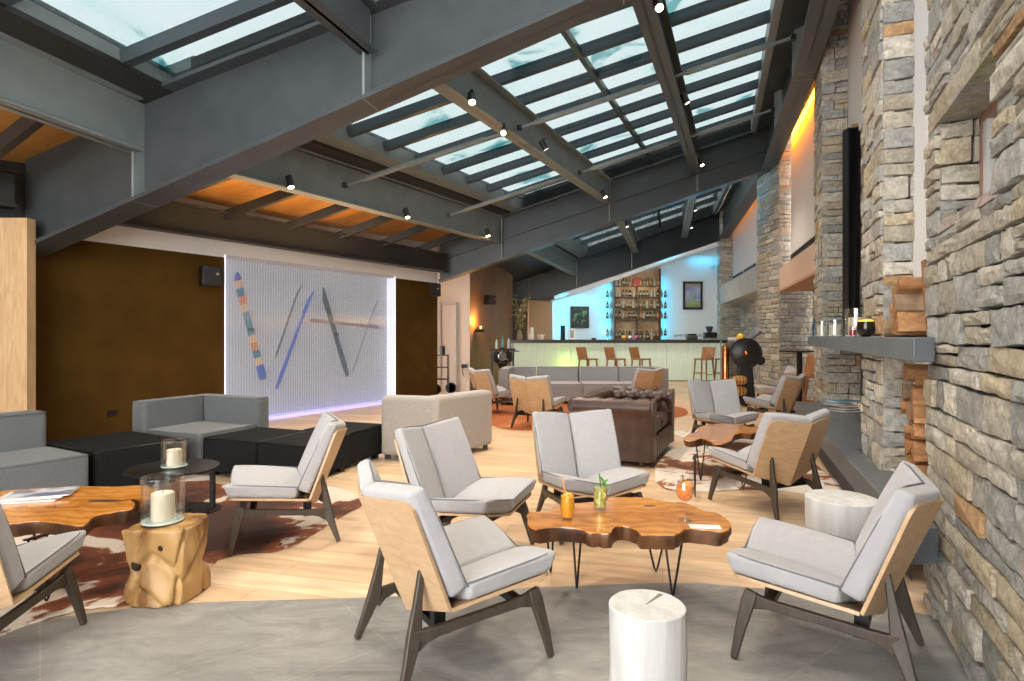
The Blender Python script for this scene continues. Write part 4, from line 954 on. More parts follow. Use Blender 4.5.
# ---- chesterfield
def chesterfield():
    ang = math.atan2(1.36, .59)        # long direction
    t = thing('chesterfield_sofa', 'brown tufted leather sofa with rolled arms', 'sofa', (1.285, 6.935, .006), ang)
    # local: x along length (near arm at -x), y: back at +y side ; seat faces -y
    Lh, Dh = .74, .45; studs = mat('leather_button', (.05, .022, .014), .3)
    def roll(nm, a, b, inward, rows=3, cols=6, r=.105, htop=.70):
        """scroll-shaped padded wall from a to b (xy); inward = unit vector to the seat"""
        a = Vector((*a, 0)); b = Vector((*b, 0)); n = Vector((*inward, 0)); d = (b - a); L_ = d.length; d.normalize()
        prof = []                       # (offset along n, z) clockwise from inner seat level over the scroll to the outer bottom
        cz = htop - r
        for k in range(4): prof.append((.045 + .02 * k / 3, .34 + (cz - .03 - .34) * k / 3))
        for k in range(15):
            an = R(-35) + R(250) * k / 14; prof.append((-.01 + r * math.cos(an) * 1.0, cz + r * math.sin(an)))
        prof += [(-.085, cz - .09), (-.07, .3), (-.07, .05)]
        prof = [(x, z) for x, z in prof]
        # arc lengths
        S = [0]
        for i in range(1, len(prof)): S.append(S[-1] + math.dist(prof[i], prof[i - 1]))
        fine = []
        M_ = 46; reach = S[-3]
        for i in range(M_ + 1):
            s = S[-1] * i / M_; j = max(k for k in range(len(S)) if S[k] <= s + 1e-9); j = min(j, len(S) - 2)
            f = (s - S[j]) / max(1e-9, S[j + 1] - S[j]); fine.append((prof[j][0] + (prof[j + 1][0] - prof[j][0]) * f, prof[j][1] + (prof[j + 1][1] - prof[j][1]) * f, s))
        NX = int(L_ / .018); btn = []
        tuft_end = S[11]
        for rr in range(rows):
            s_b = .06 + (tuft_end - .08) * rr / max(1, rows - 1)
            for c_ in range(cols + 1):
                x_b = L_ * (c_ + (.5 if rr % 2 else 0)) / cols
                if .03 < x_b < L_ - .03: btn.append((x_b, s_b))
        V = []
        for ix in range(NX + 1):
            x = L_ * ix / NX
            for (o_, z, s) in fine:
                dep = 0
                for xb, sb in btn:
                    q = ((x - xb) ** 2 + (s - sb) ** 2)
                    if q < .02: dep += .040 * math.exp(-q / .0010)
                # diagonal creases
                if s < tuft_end + .05:
                    cw = L_ / cols; rh = (tuft_end - .08) / max(1, rows - 1)
                    u1 = (x / cw - (s - .06) / (2 * rh)) % 1; u2 = (x / cw + (s - .06) / (2 * rh)) % 1
                    dep += .013 * (math.exp(-(min(u1, 1 - u1) / .09) ** 2) + math.exp(-(min(u2, 1 - u2) / .09) ** 2))
                cxn = (-.01, cz); v = Vector((o_ - cxn[0], z - cxn[1])); 
                if z < cz - .03: v = Vector((1 if o_ > 0 else -1, 0))
                v.normalize()
                V.append(a + d * x + n * (o_ - v.x * dep) + Vector((0, 0, z - v.y * dep)))
        m1 = M_ + 1; F = [(i * m1 + j, (i + 1) * m1 + j, (i + 1) * m1 + j + 1, i * m1 + j + 1) for i in range(NX) for j in range(M_)]
        F += [tuple(range(m1)), tuple(reversed(range(NX * m1, (NX + 1) * m1)))]
        F += [tuple([i * m1 for i in range(NX, -1, -1)] + [i * m1 + M_ for i in range(NX + 1)])]
        o = obj(nm, MB().add(V, F), leather, t, smooth=True)
        bb = MB()
        for xb, sb in btn:
            i = min(range(len(fine)), key=lambda k: abs(fine[k][2] - sb)); o_, z, s = fine[i]
            v = Vector((o_ + .01, z - cz)) if z > cz - .03 else Vector((1, 0)); v.normalize()
            bb.ball(a + d * xb + n * (o_ - v.x * .026) + Vector((0, 0, z - v.y * .026)), .011, 5)
        tag(obj('buttons', bb, studs, o, smooth=True), kind='stuff')
        return o
    roll('backrest', (-Lh + .05, Dh - .11), (Lh - .05, Dh - .11), (0, -1), 3, 9)
    roll('armrest', (-Lh + .12, -Dh + .02), (-Lh + .12, Dh - .06), (1, 0), 3, 5)
    roll('armrest', (Lh - .12, Dh - .06), (Lh - .12, -Dh + .02), (-1, 0), 3, 5)
    for sx in (-1, 1):                   # scroll fronts
        pr = [(sx * (Lh - .12) + .105 * math.cos(k * math.pi / 8), .595 + .105 * math.sin(k * math.pi / 8)) for k in range(-1, 10)]
        pr = [(sx * (Lh - .12) + .075, .06)] + pr + [(sx * (Lh - .12) - .075, .06)]
        n = len(pr); o = obj('arm_front', MB().add([(x, -Dh + .02, z) for x, z in pr] + [(x, -Dh - .012, z) for x, z in pr], [tuple(range(n)), tuple(reversed(range(n, 2 * n)))] + [(i, n + i, n + (i + 1) % n, (i + 1) % n) for i in range(n)]), leather, t, bevel=.006)
        nb = MB()
        for k in range(len(pr) - 1):
            for f in (0, .5): nb.ball((pr[k][0] + (pr[k + 1][0] - pr[k][0]) * f, -Dh - .014, pr[k][1] + (pr[k + 1][1] - pr[k][1]) * f), .006, 4)
        tag(obj('nail_heads', nb, mat('brass_nail', (.35, .24, .12), .35, .8), o, smooth=True), kind='stuff')
    obj('base', MB().box((0, -.02, .17), (2 * Lh - .2, 2 * Dh - .06, .22)), leather, t, bevel=.01)
    # front rail with small tufts
    fr = MB()
    for k in range(10): fr.box((-Lh + .24 + k * (2 * Lh - .48) / 9, -Dh + .005, .17), (.09, .03, .2))
    obj('front_rail', fr, leather, t, bevel=.012)
    for k in (-1, 1): obj('seat_cushion', MB().box((k * .255, -.09, .365), (.50, .68, .15)), leather, t, bevel=.04, seg=4)
    for sx in (-1, 1):
        for sy in (-1, 1): obj('foot', MB().lathe([(.022, 0), (.034, .02), (.03, .06)], 12, (sx * (Lh - .12), sy * (Dh - .12), 0)), legwood, t, smooth=True)
chesterfield()
# ================================================================ LIGHT PANEL WITH SKIS
def wp(u, v, off=0):                       # point on the left wall seen at (u, v), off metres in front of it
    r_ = (u - U0) / FP; Y = 9.662 / (.595 - r_); z = EYE - (v - V0) * Y / FP
    return Vector((r_ * Y + off * .86, Y - off * .51, z))
DW = Vector((.511, .859, 0)); NW_ = Vector((.859, -.511, 0))
A_, B_ = wp(225, 300, 0), wp(395, 300, 0); A_.z = B_.z = 0
t = thing('backlit_ski_panel', 'tall bluish backlit ribbed glass panel on the left wall with skis behind it', 'light panel', A_)
LP = (B_ - A_).length
def pb(x0, x1, o0, o1, z0, z1): 
    P = [DW * x0 + NW_ * o0, DW * x1 + NW_ * o0, DW * x1 + NW_ * o1, DW * x0 + NW_ * o1]
    P = [P[0], P[3], P[2], P[1]]
    return MB().hexa([p + Vector((0, 0, z0)) for p in P] + [p + Vector((0, 0, z1)) for p in P])
backm = mat('panel_back', (.26, .27, .29), .6, col2=(.31, .32, .34), scale=1.2, emit=0)
bn = backm.node_tree.nodes['Principled BSDF']; bn.inputs['Emission Color'].default_value = (.56, .55, .53, 1); bn.inputs['Emission Strength'].default_value = .2
obj('back_sheet', pb(0, LP, -.22, -.20, .05, 2.56), backm, t)
def ribbed():
    m, nt, b = node_mat('ribbed_glass'); N = nt.nodes; L = nt.links; out = N['Material Output']
    tr = N.new('ShaderNodeBsdfTransparent'); tr.inputs[0].default_value = (.92, .93, .95, 1)
    g = N.new('ShaderNodeBsdfGlossy'); g.inputs['Roughness'].default_value = .2
    d = N.new('ShaderNodeBsdfTranslucent'); d.inputs[0].default_value = (.8, .8, .84, 1)
    tc = N.new('ShaderNodeTexCoord'); mp = N.new('ShaderNodeMapping'); mp.inputs['Rotation'].default_value = (0, 0, -math.atan2(.859, .511)); L.new(tc.outputs['Object'], mp.inputs[0])
    wv = N.new('ShaderNodeTexWave'); wv.bands_direction = 'X'; wv.inputs['Scale'].default_value = 6.5; wv.inputs['Distortion'].default_value = .6; wv.inputs['Detail'].default_value = 1; L.new(mp.outputs[0], wv.inputs[0])
    bp = N.new('ShaderNodeBump'); bp.inputs['Strength'].default_value = .6; bp.inputs['Distance'].default_value = .02; L.new(wv.outputs[1], bp.inputs['Height']); L.new(bp.outputs[0], g.inputs['Normal']); L.new(bp.outputs[0], d.inputs['Normal'])
    m1 = N.new('ShaderNodeMixShader'); ma = N.new('ShaderNodeMath'); ma.operation = 'MULTIPLY_ADD'; ma.inputs[1].default_value = .20; ma.inputs[2].default_value = .07; L.new(wv.outputs[1], ma.inputs[0]); L.new(ma.outputs[0], m1.inputs[0])
    L.new(tr.outputs[0], m1.inputs[1]); L.new(d.outputs[0], m1.inputs[2])
    m2 = N.new('ShaderNodeMixShader'); m2.inputs[0].default_value = .03; L.new(m1.outputs[0], m2.inputs[1]); L.new(g.outputs[0], m2.inputs[2]); L.new(m2.outputs[0], out.inputs[0])
    return m
obj('glass_sheet', pb(0, LP, .0, .012, .05, 2.56), ribbed(), t)
led = mat('violet_led', (.50, .46, 1.0), .5, emit=.4)
ledw = mat('white_led', (.85, .85, 1.0), .5, emit=.4)
for a in ((-.01, .005, -.2, .015, .02, 2.56), (LP - .02, LP + .005, -.2, .015, .02, 2.56)): obj('led_strip', pb(*a), ledw, t)
obj('led_strip', pb(0, LP, -.2, .02, .0, .05), led, t); obj('led_strip', pb(0, LP, -.2, -.02, 2.56, 2.59), ledw, t)
def ski(pa, pb_, w_, bands, label, name='ski', tip=True):
    a = wp(*pa, -.12); b = wp(*pb_, -.12); d = b - a; L_ = d.length; d.normalize(); side = d.cross(NW_).normalized()
    r_ = thing(name, label, 'ski' if w_ > .04 else 'ski pole', a); n = len(bands); K = 8
    for i, col in enumerate(bands):
        mb = MB(); rows = []
        for k in range(K + 1):
            f = (i + k / K) / n
            ww = w_ / 2 * (min(1, math.sqrt(max(0.03, f * L_ / (w_ * .9)))) if tip else 1) * (1 - .25 * math.sin(math.pi * f)) * (min(1, .6 + (1 - f) * L_ / .1) if tip else 1)
            lift = .05 * max(0, (1 - f * L_ / .25)) ** 2 if tip else 0
            c_ = d * L_ * f + NW_ * lift; rows.append([c_ - side * ww, c_ + side * ww, c_ + side * ww + NW_ * .012, c_ - side * ww + NW_ * .012])
        V = [p for q in rows for p in q]; F = [(k * 4 + j, k * 4 + (j + 1) % 4, k * 4 + 4 + (j + 1) % 4, k * 4 + 4 + j) for k in range(K) for j in range(4)] + [(0, 1, 2, 3), (K * 4 + 3, K * 4 + 2, K * 4 + 1, K * 4)]
        obj('colour_band' if n > 1 else 'ski_body', MB().add(V, F), mat('ski_%d_%d_%d' % tuple(int(c * 99) for c in col), col, .35), r_)
    if w_ > .08: obj('binding', MB().box(d * L_ * .52 + NW_ * .03, (.07, .07, .05)), black_metal, r_)
cb, co, cw, cd = (.05, .14, .75), (.95, .35, .10), (1, .72, .42), (.01, .28, .42)
ski((240, 272), (268, 380), .15, [cb, cw, cd, co, cw, (.1, .3, .5), cd, cd, cw, co, cd, cw, cb, (.1, .2, .6)], 'striped orange, cream and blue ski leaning behind the ribbed glass', 'ski')
ski((305, 284), (280, 358), .035, [(.12, .12, .16)], 'thin grey ski pole behind the glass, crossing the blue ski', 'ski_pole')
ski((317, 290), (281, 389), .075, [(.08, .18, .8)], 'narrow blue ski slanting to the lower left behind the glass')
ski((326, 287), (352, 376), .13, [(.05, .11, .15)], 'wide dark grey ski slanting to the lower right behind the glass')
ski((315, 320), (382, 327), .07, [(.30, .24, .27)], 'horizontal dark ski near the middle of the glass panel', tip=False)
ski((381, 300), (357, 372), .03, [(.35, .42, .62)], 'faint pale ski pole at the right side of the glass panel', 'ski_pole')
# thin sill below the panel and socket plates
tag(obj('wall_socket', MB().box(wp(112, 413, .01), (.1, .02, .08), math.atan2(.859, .511)), black_metal, bevel=.003), 'black wall socket on the brown wall left of the corner sofa', 'socket')

# ---- speakers, sconce
def speaker(loc, rz, label, s=(.26, .2, .28)):
    t = thing('wall_speaker', label, 'speaker', loc, rz, 'black wall speakers')
    obj('cabinet', MB().box((0, 0, 0), s), black_metal, t, bevel=.012)
    obj('grille', MB().box((0, -s[1] / 2 - .004, 0), (s[0] * .88, .01, s[2] * .88)), mat('speaker_grille', (.02, .02, .022), .9), t)
    obj('badge', MB().lathe([(.02, 0), (.02, .006), (.001, .007)], 12, (.06, -s[1] / 2 - .014, .03), 'Y'), chrome, t)
    obj('wall_bracket', MB().box((-.05, s[1] / 2 + .08, 0), (.05, .18, .08)), black_metal, t)
p = wp(202, 277, .2); speaker(p, R(42), 'black speaker on the brown wall left of the lit glass panel')
speaker((-1.72, 13.35, 2.36), R(20), 'black speaker at the end of the brown wall right of the lit panel')
p = atY(492, 300, 15.6); speaker((p.x - .05, p.y, p.z), R(50), 'black speaker on the brown panelled wall above the wall lamp', (.26, .2, .24))
t = thing('wall_sconce', 'wall lamp with black shade glowing on the brown panelled wall', 'wall lamp', (-.93, 15.0, 1.5))
obj('arm', MB().tube([(0, 0, 0), (.1, -.05, 0)], .012, 6), black_metal, t)
obj('shade', MB().lathe([(.10, -.06), (.12, 0), (.07, .08), (.02, .1), (.02, .09), (.06, .07), (.11, 0), (.09, -.05)], 16, (.14, -.08, 0)), black_metal, t, smooth=True)
obj('bulb', MB().ball((.14, -.08, .05), .03, 6), mat('warm_bulb', (1, .55, .18), .5, emit=25), t)
lamp('sconce_light', 'POINT', (-.74, 14.85, 1.72), 14, (1, .5, .15), .05)
# small black rack in the corridor
t = thing('drinks_trolley', 'small black trolley with wheels in the corridor opening', 'trolley', (-1.62, 13.9, 0.006))
for z in (.35, .62, .9): obj('shelf', MB().box((0, 0, z), (.34, .3, .02)), black_metal, t)
for sx in (-1, 1):
    for sy in (-1, 1): obj('post', MB().box((sx * .15, sy * .13, .5), (.02, .02, .82)), black_metal, t)
obj('wheel', MB().lathe([(.13, -.012), (.13, .012), (.1, .012), (.1, -.012)], 20, (-.12, -.18, .13), 'Y'), black_metal, t); obj('wheel', MB().lathe([(.13, -.012), (.13, .012), (.1, .012), (.1, -.012)], 20, (.2, .16, .13), 'Y'), black_metal, t)
tag(obj('grey_canister', MB().lathe([(.06, 0), (.06, .2), (.001, .2)], 14, (-1.6, 13.9, .917)), steel_d), 'grey canister standing on the corridor trolley', 'canister')
t = thing('floor_socket_plug', 'black plug and cable on the pale corridor wall', 'socket', (-1.15, 14.58, .62)); obj('plate', MB().box((0, 0, 0), (.14, .03, .09)), black_metal, t); obj('cable', MB().tube([(0, -.03, 0), (-.05, -.05, -.12), (0, -.04, -.25)], .01, 6), black_metal, t)

# ================================================================ BAR
bt_ = thing('bar_counter', 'long bar counter with dark top and pale glowing glass front', 'bar', (0, 17.9, 0.006))
bm_ = bar_front_m.node_tree.nodes['Principled BSDF']; bm_.inputs['Emission Color'].default_value = (.75, .85, .62, 1); bm_.inputs['Emission Strength'].default_value = .10
xs = [.05, 1.75, 3.1, 4.6, 6.3]
for i in range(4): obj('front_panel', MB().box(((xs[i] + xs[i + 1]) / 2, .1, .575), (xs[i + 1] - xs[i] - .02, .06, 1.11)), bar_front_m, bt_)
obj('front_panel', MB().hexa([(-.1, .3, .02), (.05, .07, .02), (.05, .13, .02), (-.1, .36, .02), (-.1, .3, 1.13), (.05, .07, 1.13), (.05, .13, 1.13), (-.1, .36, 1.13)]), bar_front_m, bt_)
obj('countertop', MB().box((3.13, .3, 1.18), (6.5, .75, .1)), mat('dark_counter', (.05, .048, .05), .25), bt_, bevel=.006)
obj('kick_plate', MB().box((3.13, .16, .03), (6.4, .06, .06)), black_metal, bt_)
lamp('bar_corner_led', 'POINT', (1.63, 17.75, .5), 2.5, (.6, 1, .05), .04)
def bar_stool():
    t = thing('bar_stool', 's', 'bar stool', (0, 0, 0))
    obj('seat', MB().box((.0, 0, .68), (.42, .42, .04)), stoolwood, t, bevel=.02)
    b = MB(); b.hexa([(-.2, -.2, .69), (-.17, -.2, .69), (-.17, .2, .69), (-.2, .2, .69), (-.29, -.21, 1.02), (-.265, -.21, 1.02), (-.265, .21, 1.02), (-.29, .21, 1.02)]); obj('backrest', b, stoolwood, t, bevel=.012)
    for sx in (-1, 1):
        for sy in (-1, 1): obj('leg', MB().bar((sx * .17, sy * .17, .67), (sx * .22, sy * .21, 0), .035, .035, .025, .025), stoolwood, t)
    for sy in (-1, 1): obj('foot_rail', MB().bar((-.2, sy * .2, .25), (.2, sy * .2, .25), .02, .02), stoolwood, t)
    obj('foot_rail', MB().bar((.2, -.2, .3), (.2, .2, .3), .02, .02, side=(0, 0, 1)), stoolwood, t)
    return t
st0 = bar_stool()
for i, (u, a, lb) in enumerate(((588, -48, 'leftmost brown wooden bar stool'), (616, -50, 'second brown wooden bar stool from the left'), (641, -50, 'third brown wooden stool from the left, before the bottle tower'), (704, 222, 'brown bar stool with its back to the right, under the framed picture,'), (725, 222, 'brown wooden bar stool partly behind the copper column'))):
    place(st0, i == 0, ((u - U0) / FP * 17.2, 17.2, 0.006), R(a), lb + ' at the bar', 'brown bar stools')
# bottle tower
TY = 19.35
tw = thing('bottle_tower', 'tall shelving tower full of bottles on the blue-lit wall behind the bar', 'shelf', (4.0, TY, 0))
lit_back = mat('tower_back', (.25, .16, .08), .5, col2=(.42, .32, .2), scale=3)
obj('back_panel', MB().hexa([(-.72, .1, 1.0), (.73, .1, 1.0), (.73, .14, 1.0), (-.72, .14, 1.0), (-.72, .1, 3.12), (.73, .1, 3.55), (.73, .14, 3.55), (-.72, .14, 3.12)]), lit_back, tw)
for x in (-.73, 0, .73): obj('upright', MB().box((x, 0, 2.1 if x < .5 else 2.25), (.025, .24, 2.05 if x < .5 else 2.5)), mat('tower_wood', (.10, .06, .035), .5), tw)
zsh = [1.28, 1.90, 2.23, 2.59, 2.94]
for z in zsh: obj('shelf', MB().box((0, 0, z), (1.46, .24, .02)), mat('tower_wood', (.10, .06, .035), .5), tw)
for sx in (-1, 1):
    for z in (1.35, 1.90, 2.23, 2.59): obj('side_shelf', MB().box((sx * .87, .08, z), (.26, .14, .012)), clear, tw)
def bottle_proto(label, prof, m, capm, nm='bottle'):
    t = thing(nm, label, 'bottle', (0, 0, 0)); obj('bottle_body', MB().lathe(prof, 12), m, t, smooth=True)
    r_, z = prof[-1]; obj('cap', MB().lathe([(.015, z - .01), (.015, z + .02), (.001, z + .021)], 8), capm, t)
    obj('paper_label', MB().lathe([(prof[1][0] + .0015, .06), (prof[1][0] + .0015, .13)], 12), mat('bottle_label', (.30, .27, .2), .6), t); return t
pr1 = [(.036, 0), (.038, .01), (.038, .18), (.014, .22), (.013, .28), (.001, .281)]
pr2 = [(.045, 0), (.047, .01), (.045, .13), (.02, .18), (.015, .22), (.001, .221)]
pr3 = [(.05, 0), (.052, .01), (.03, .1), (.016, .2), (.016, .25), (.001, .251)]
bcols = [('dark green', (.015, .05, .02)), ('amber', (.28, .10, .015)), ('nearly black', (.012, .012, .014)), ('clear', (.30, .34, .34)), ('brown', (.07, .03, .012))]
protos = {}
rb = random.Random(5); SN = ['counter-level', 'lowest', 'second', 'third', 'top']
gold = mat('gold_cap', (.5, .35, .1), .35, .8)
for si, z in enumerate(zsh):
    for j in range(13):
        if si == 4 and 5 <= j <= 6: continue
        c_, col = rb.choice(bcols); k = (c_, rb.randrange(3)); shp = ['slim', 'squat', 'cone-shaped'][k[1]]
        lb = '%s %s bottle on the %s shelf of the bottle tower' % (shp, c_, SN[si])
        loc = (4.0 - .67 + 1.34 * j / 12 + rb.uniform(-.01, .01), TY - .03 + rb.uniform(-.03, .03), z + .011)
        f = k not in protos
        if f: protos[k] = bottle_proto(lb, [pr1, pr2, pr3][k[1]], mat('bottle_' + c_.replace(' ', '_'), col, .12), gold)
        place(protos[k], f, loc, 0, lb, 'bottles on the %s shelf of the tower' % SN[si])
tag(obj('red_gift_box', MB().box((4.0, TY - .02, 3.075), (.22, .1, .25)), mat('red_card', (.38, .02, .03), .5), bevel=.004), 'red square box on the top shelf of the bottle tower', 'box')
for sx, nm in ((-1, 'left'), (1, 'right')):
    for z in (1.35, 1.90, 2.23, 2.59):
        for j in range(2):
            k = (bcols[0][0] if j else bcols[3][0], 1); lb = '%s bottle on the little glass side shelves %s of the tower' % (k[0], nm)
            if k not in protos: protos[k] = bottle_proto(lb, pr2, mat('bottle_' + k[0].replace(' ', '_'), dict(bcols)[k[0]], .12), gold); f = True
            else: f = False
            place(protos[k], f, (4.0 + sx * (.81 + .12 * j), TY + .08, z + .007), 0, lb, 'bottles beside the tower on the ' + nm)
# glasses and things on the counter
def simple(name, mb, m, label, cat, group=None, **k): return tag(obj(name, mb, m, **k), label, cat, group)
g0 = None
gl = mat('grey_glassware', (.55, .62, .64), .1)
for j in range(14):
    m_ = MB().lathe([(.03, 0), (.004, .01), (.004, .08), (.03, .11), (.034, .17), (.001, .165)], 10)
    if g0 is None: g0 = obj('wine_glass', m_, gl, smooth=True); o = g0
    else: o = g0.copy(); C.objects.link(o)
    o.location = (4.95 + j * .075, 18.35 + (j % 2) * .06, 1.237); tag(o, 'stemmed glass in the row on the bar counter right of the tower', 'glass', 'row of glasses on the bar')
cs = [('espresso_machine', (6.05, 18.35, 1.237), (.3, .3, .22), chrome, 'small dark machine with a grinder at the right end of the counter'),]
t = thing('coffee_machine', 'dark coffee machine on the right end of the bar counter', 'coffee machine', (6.0, 18.3, 1.237))
obj('body', MB().box((0, 0, .12), (.34, .3, .2)), black_metal, t, bevel=.02); obj('hopper', MB().lathe([(.06, .22), (.11, .36), (.11, .4), (.001, .4)], 14, (-.02, 0, 0)), mat('blue_black_plastic', (.02, .04, .08), .3), t, smooth=True); obj('drip_tray', MB().box((.0, -.2, .03), (.3, .12, .04)), chrome, t)
t = thing('coffee_machine', 'low silver machine on the counter beside the dark one', 'coffee machine', (5.45, 18.3, 1.237))
obj('body', MB().box((0, 0, .06), (.3, .25, .12)), mat('brushed_dark', (.12, .11, .1), .4, .5), t, bevel=.02); obj('lid', MB().box((0, 0, .15), (.22, .2, .05)), black_metal, t, bevel=.01)
for j in range(9):
    c_, col = bcols[j % 5]; lb = '%s bottle standing on the bar counter before the tower' % c_
    kk = (c_, 'c')
    if kk not in protos: protos[kk] = bottle_proto(lb, pr1, mat('bottle_' + c_.replace(' ', '_'), col, .12), gold); f = True
    else: f = False
    place(protos[kk], f, (3.35 + j * .11, 18.3 + .05 * (j % 2), 1.237), 0, lb, 'bottles standing on the counter')
for j in range(3): simple('pendant_ball', MB().ball((3.35 + .18 * j, 18.1, 1.30), .06, 8), mat('coloured_ball_%d' % j, [(.8, .4, .05), (.8, .75, .7), (.6, .1, .3)][j], .3), '%s round bowl on the counter in front of the bottle tower' % ['orange', 'white', 'pink'][j], 'bowl', smooth=True)
simple('white_cylinder', MB().lathe([(.07, 0), (.07, .36), (.001, .37)], 16, (.58, 18.1, 1.237)), mat('warm_white', (.85, .8, .72), .5), 'tall white cylinder on the left of the bar counter', 'jar', smooth=True)  # plain warm white colour, no emission
simple('white_pot', MB().lathe([(.07, 0), (.11, .14), (.1, .15), (.001, .13)], 16, (.87, 18.1, 1.237)), mat('warm_white', (.85, .8, .72), .5), 'short white pot on the bar counter', 'pot', smooth=True)
simple('black_canister', MB().lathe([(.07, 0), (.07, .42), (.001, .43)], 16, (1.53, 18.2, 1.237)), black_metal, 'tall black canister on the bar counter', 'canister', smooth=True)
t = thing('white_menu_stand', 'white framed menu stand on the bar counter', 'menu stand', (1.80, 18.1, 1.237)); obj('frame', MB().box((0, 0, .16), (.19, .03, .32)), mat('warm_white', (.85, .8, .72), .5), t); obj('opening', MB().box((0, -.017, .17), (.11, .006, .22)), mat('grey_print', (.35, .36, .38), .6), t)
simple('small_dish', MB().lathe([(.05, 0), (.09, .05), (.001, .03)], 16, (2.45, 18.1, 1.237)), chrome, 'low metal dish on the bar counter', 'dish')
t = thing('sink_tap', 'thin chrome tap behind the bar counter', 'tap', (2.9, 18.3, 1.237)); obj('neck', MB().tube([(0, 0, 0), (0, 0, .15), (-.05, 0, .19), (-.15, 0, .19), (-.2, 0, .15)], .012, 8), chrome, t, smooth=True); obj('base', MB().lathe([(.03, 0), (.03, .03), (.001, .03)], 12), chrome, t)
# pictures
def picture(u0, v0, u1, v1, Y, label, artm, fm):
    a = atY(u0, v1, Y); b = atY(u1, v0, Y); w_ = b.x - a.x; h = b.z - a.z
    t = thing('framed_picture', label, 'picture', ((a.x + b.x) / 2, Y, a.z))
    fw = .07
    obj('frame', MB().box((0, 0, fw / 2), (w_, .05, fw)).box((0, 0, h - fw / 2), (w_, .05, fw)).box((-w_ / 2 + fw / 2, 0, h / 2), (fw, .05, h)).box((w_ / 2 - fw / 2, 0, h / 2), (fw, .05, h)), fm, t)
    obj('canvas', MB().box((0, .01, h / 2), (w_ - fw * 1.5, .02, h - fw * 1.5)), artm, t); return t, w_, h
art1 = mat('art_blue', (.18, .20, .45), .6, col2=(.45, .45, .55), scale=4)
pt, pw, ph = picture(683, 281.5, 702.5, 309.5, 19.7, 'portrait picture in a dark frame on the blue-lit wall right of the tower', art1, mat('dark_frame', (.04, .025, .015), .4))
obj('painted_figure', MB().prism([(-.2, -.012), (.22, -.012), (.22, -.004), (-.2, -.004)], .1, .26), mat('paint_green', (.18, .26, .06), .6, col2=(.4, .4, .05), scale=12), pt)
obj('painted_figure', MB().hexa([(-.12, -.014, .2), (.04, -.014, .2), (.04, -.006, .2), (-.12, -.006, .2), (-.06, -.014, .62), (.0, -.014, .62), (.0, -.006, .62), (-.06, -.006, .62)]), mat('paint_yellow', (.5, .48, .12), .6, col2=(.2, .3, .35), scale=14), pt)
obj('title_band', MB().box((0, -.008, ph - .11), (pw - .16, .01, .07)), mat('paint_tan', (.4, .28, .12), .6), pt)
art2 = mat('art_dark', (.015, .03, .02), .3, col2=(.12, .25, .10), scale=5, lo=.5, hi=.62)
picture(570.5, 306.5, 589, 328, 19.7, 'square dark picture with green swirls, left of the bottle tower', art2, mat('dark_frame', (.04, .025, .015), .4))
simple('wall_lamp_small', MB().lathe([(.05, 0), (.06, .14), (.001, .15)], 12, atY(712, 270, 19.62)), mat('pale_lamp', (.5, .6, .6), .5), 'small pale fitting on the blue-lit wall near the stone pillar', 'wall fitting')
# plant in a vase at the left end of the bar
t = thing('flower_arrangement', 'tall arrangement of pale flowers and twigs on the left end of the bar', 'plant', (.22, 18.1, 1.237))
obj('vase', MB().lathe([(.08, 0), (.10, .1), (.06, .25), (.07, .28), (.05, .28), (.001, .1)], 16), mat('vase_clay', (.35, .25, .15), .4), t, smooth=True)
rs = random.Random(4); lm = mat('olive_leaf', (.20, .22, .06), .6, col2=(.38, .36, .16), scale=20); tm = MB(); lf = MB(); fl_ = MB()
for k in range(26):
    a = rs.uniform(0, 6.28); rr = rs.uniform(.05, .34); h_ = rs.uniform(.6, 1.3); tip = Vector((rr * math.cos(a), rr * math.sin(a) * .6, h_)); tm.tube([(0, 0, .2), tip * .55 + Vector((0, 0, .1)), tip], .006, 5)
    for q in range(9):
        c_ = tip * rs.uniform(.45, 1.05) + Vector((rs.uniform(-.05, .05), rs.uniform(-.05, .05), rs.uniform(-.05, .05))); d = Vector((rs.uniform(-1, 1), rs.uniform(-1, 1), rs.uniform(-.2, 1))).normalized() * .05; sd = d.cross(Vector((0, 1, .3))).normalized() * .018
        lf.add([c_ - d, c_ + sd, c_ + d, c_ - sd, c_ + Vector((0, .004, .004))], [(0, 1, 4), (1, 2, 4), (2, 3, 4), (3, 0, 4), (0, 3, 2, 1)])
    if k % 3 == 0: fl_.ball(tip, .035, 5)
obj('twigs', tm, mat('twig', (.15, .1, .05), .7), t); obj('leaves', lf, lm, t); obj('blossoms', fl_, mat('blossom', (.75, .62, .42), .6), t)
# blue-lit slim shelf beside the alcove
t = thing('lit_niche_shelf', 'slim bluish lit niche shelf beside the flowers', 'shelf', (-.14, 18.6, 1.1))
for k in range(4): obj('lit_cell', MB().box((0, 0, .22 + k * .34), (.13, .05, .22)), mat('cyan_cell', (.1, .5, .75), .5, emit=.5), t)
obj('frame', MB().box((-.09, .05, .75), (.03, .1, 1.5)).box((.09, .05, .75), (.03, .1, 1.5)), black_metal, t)

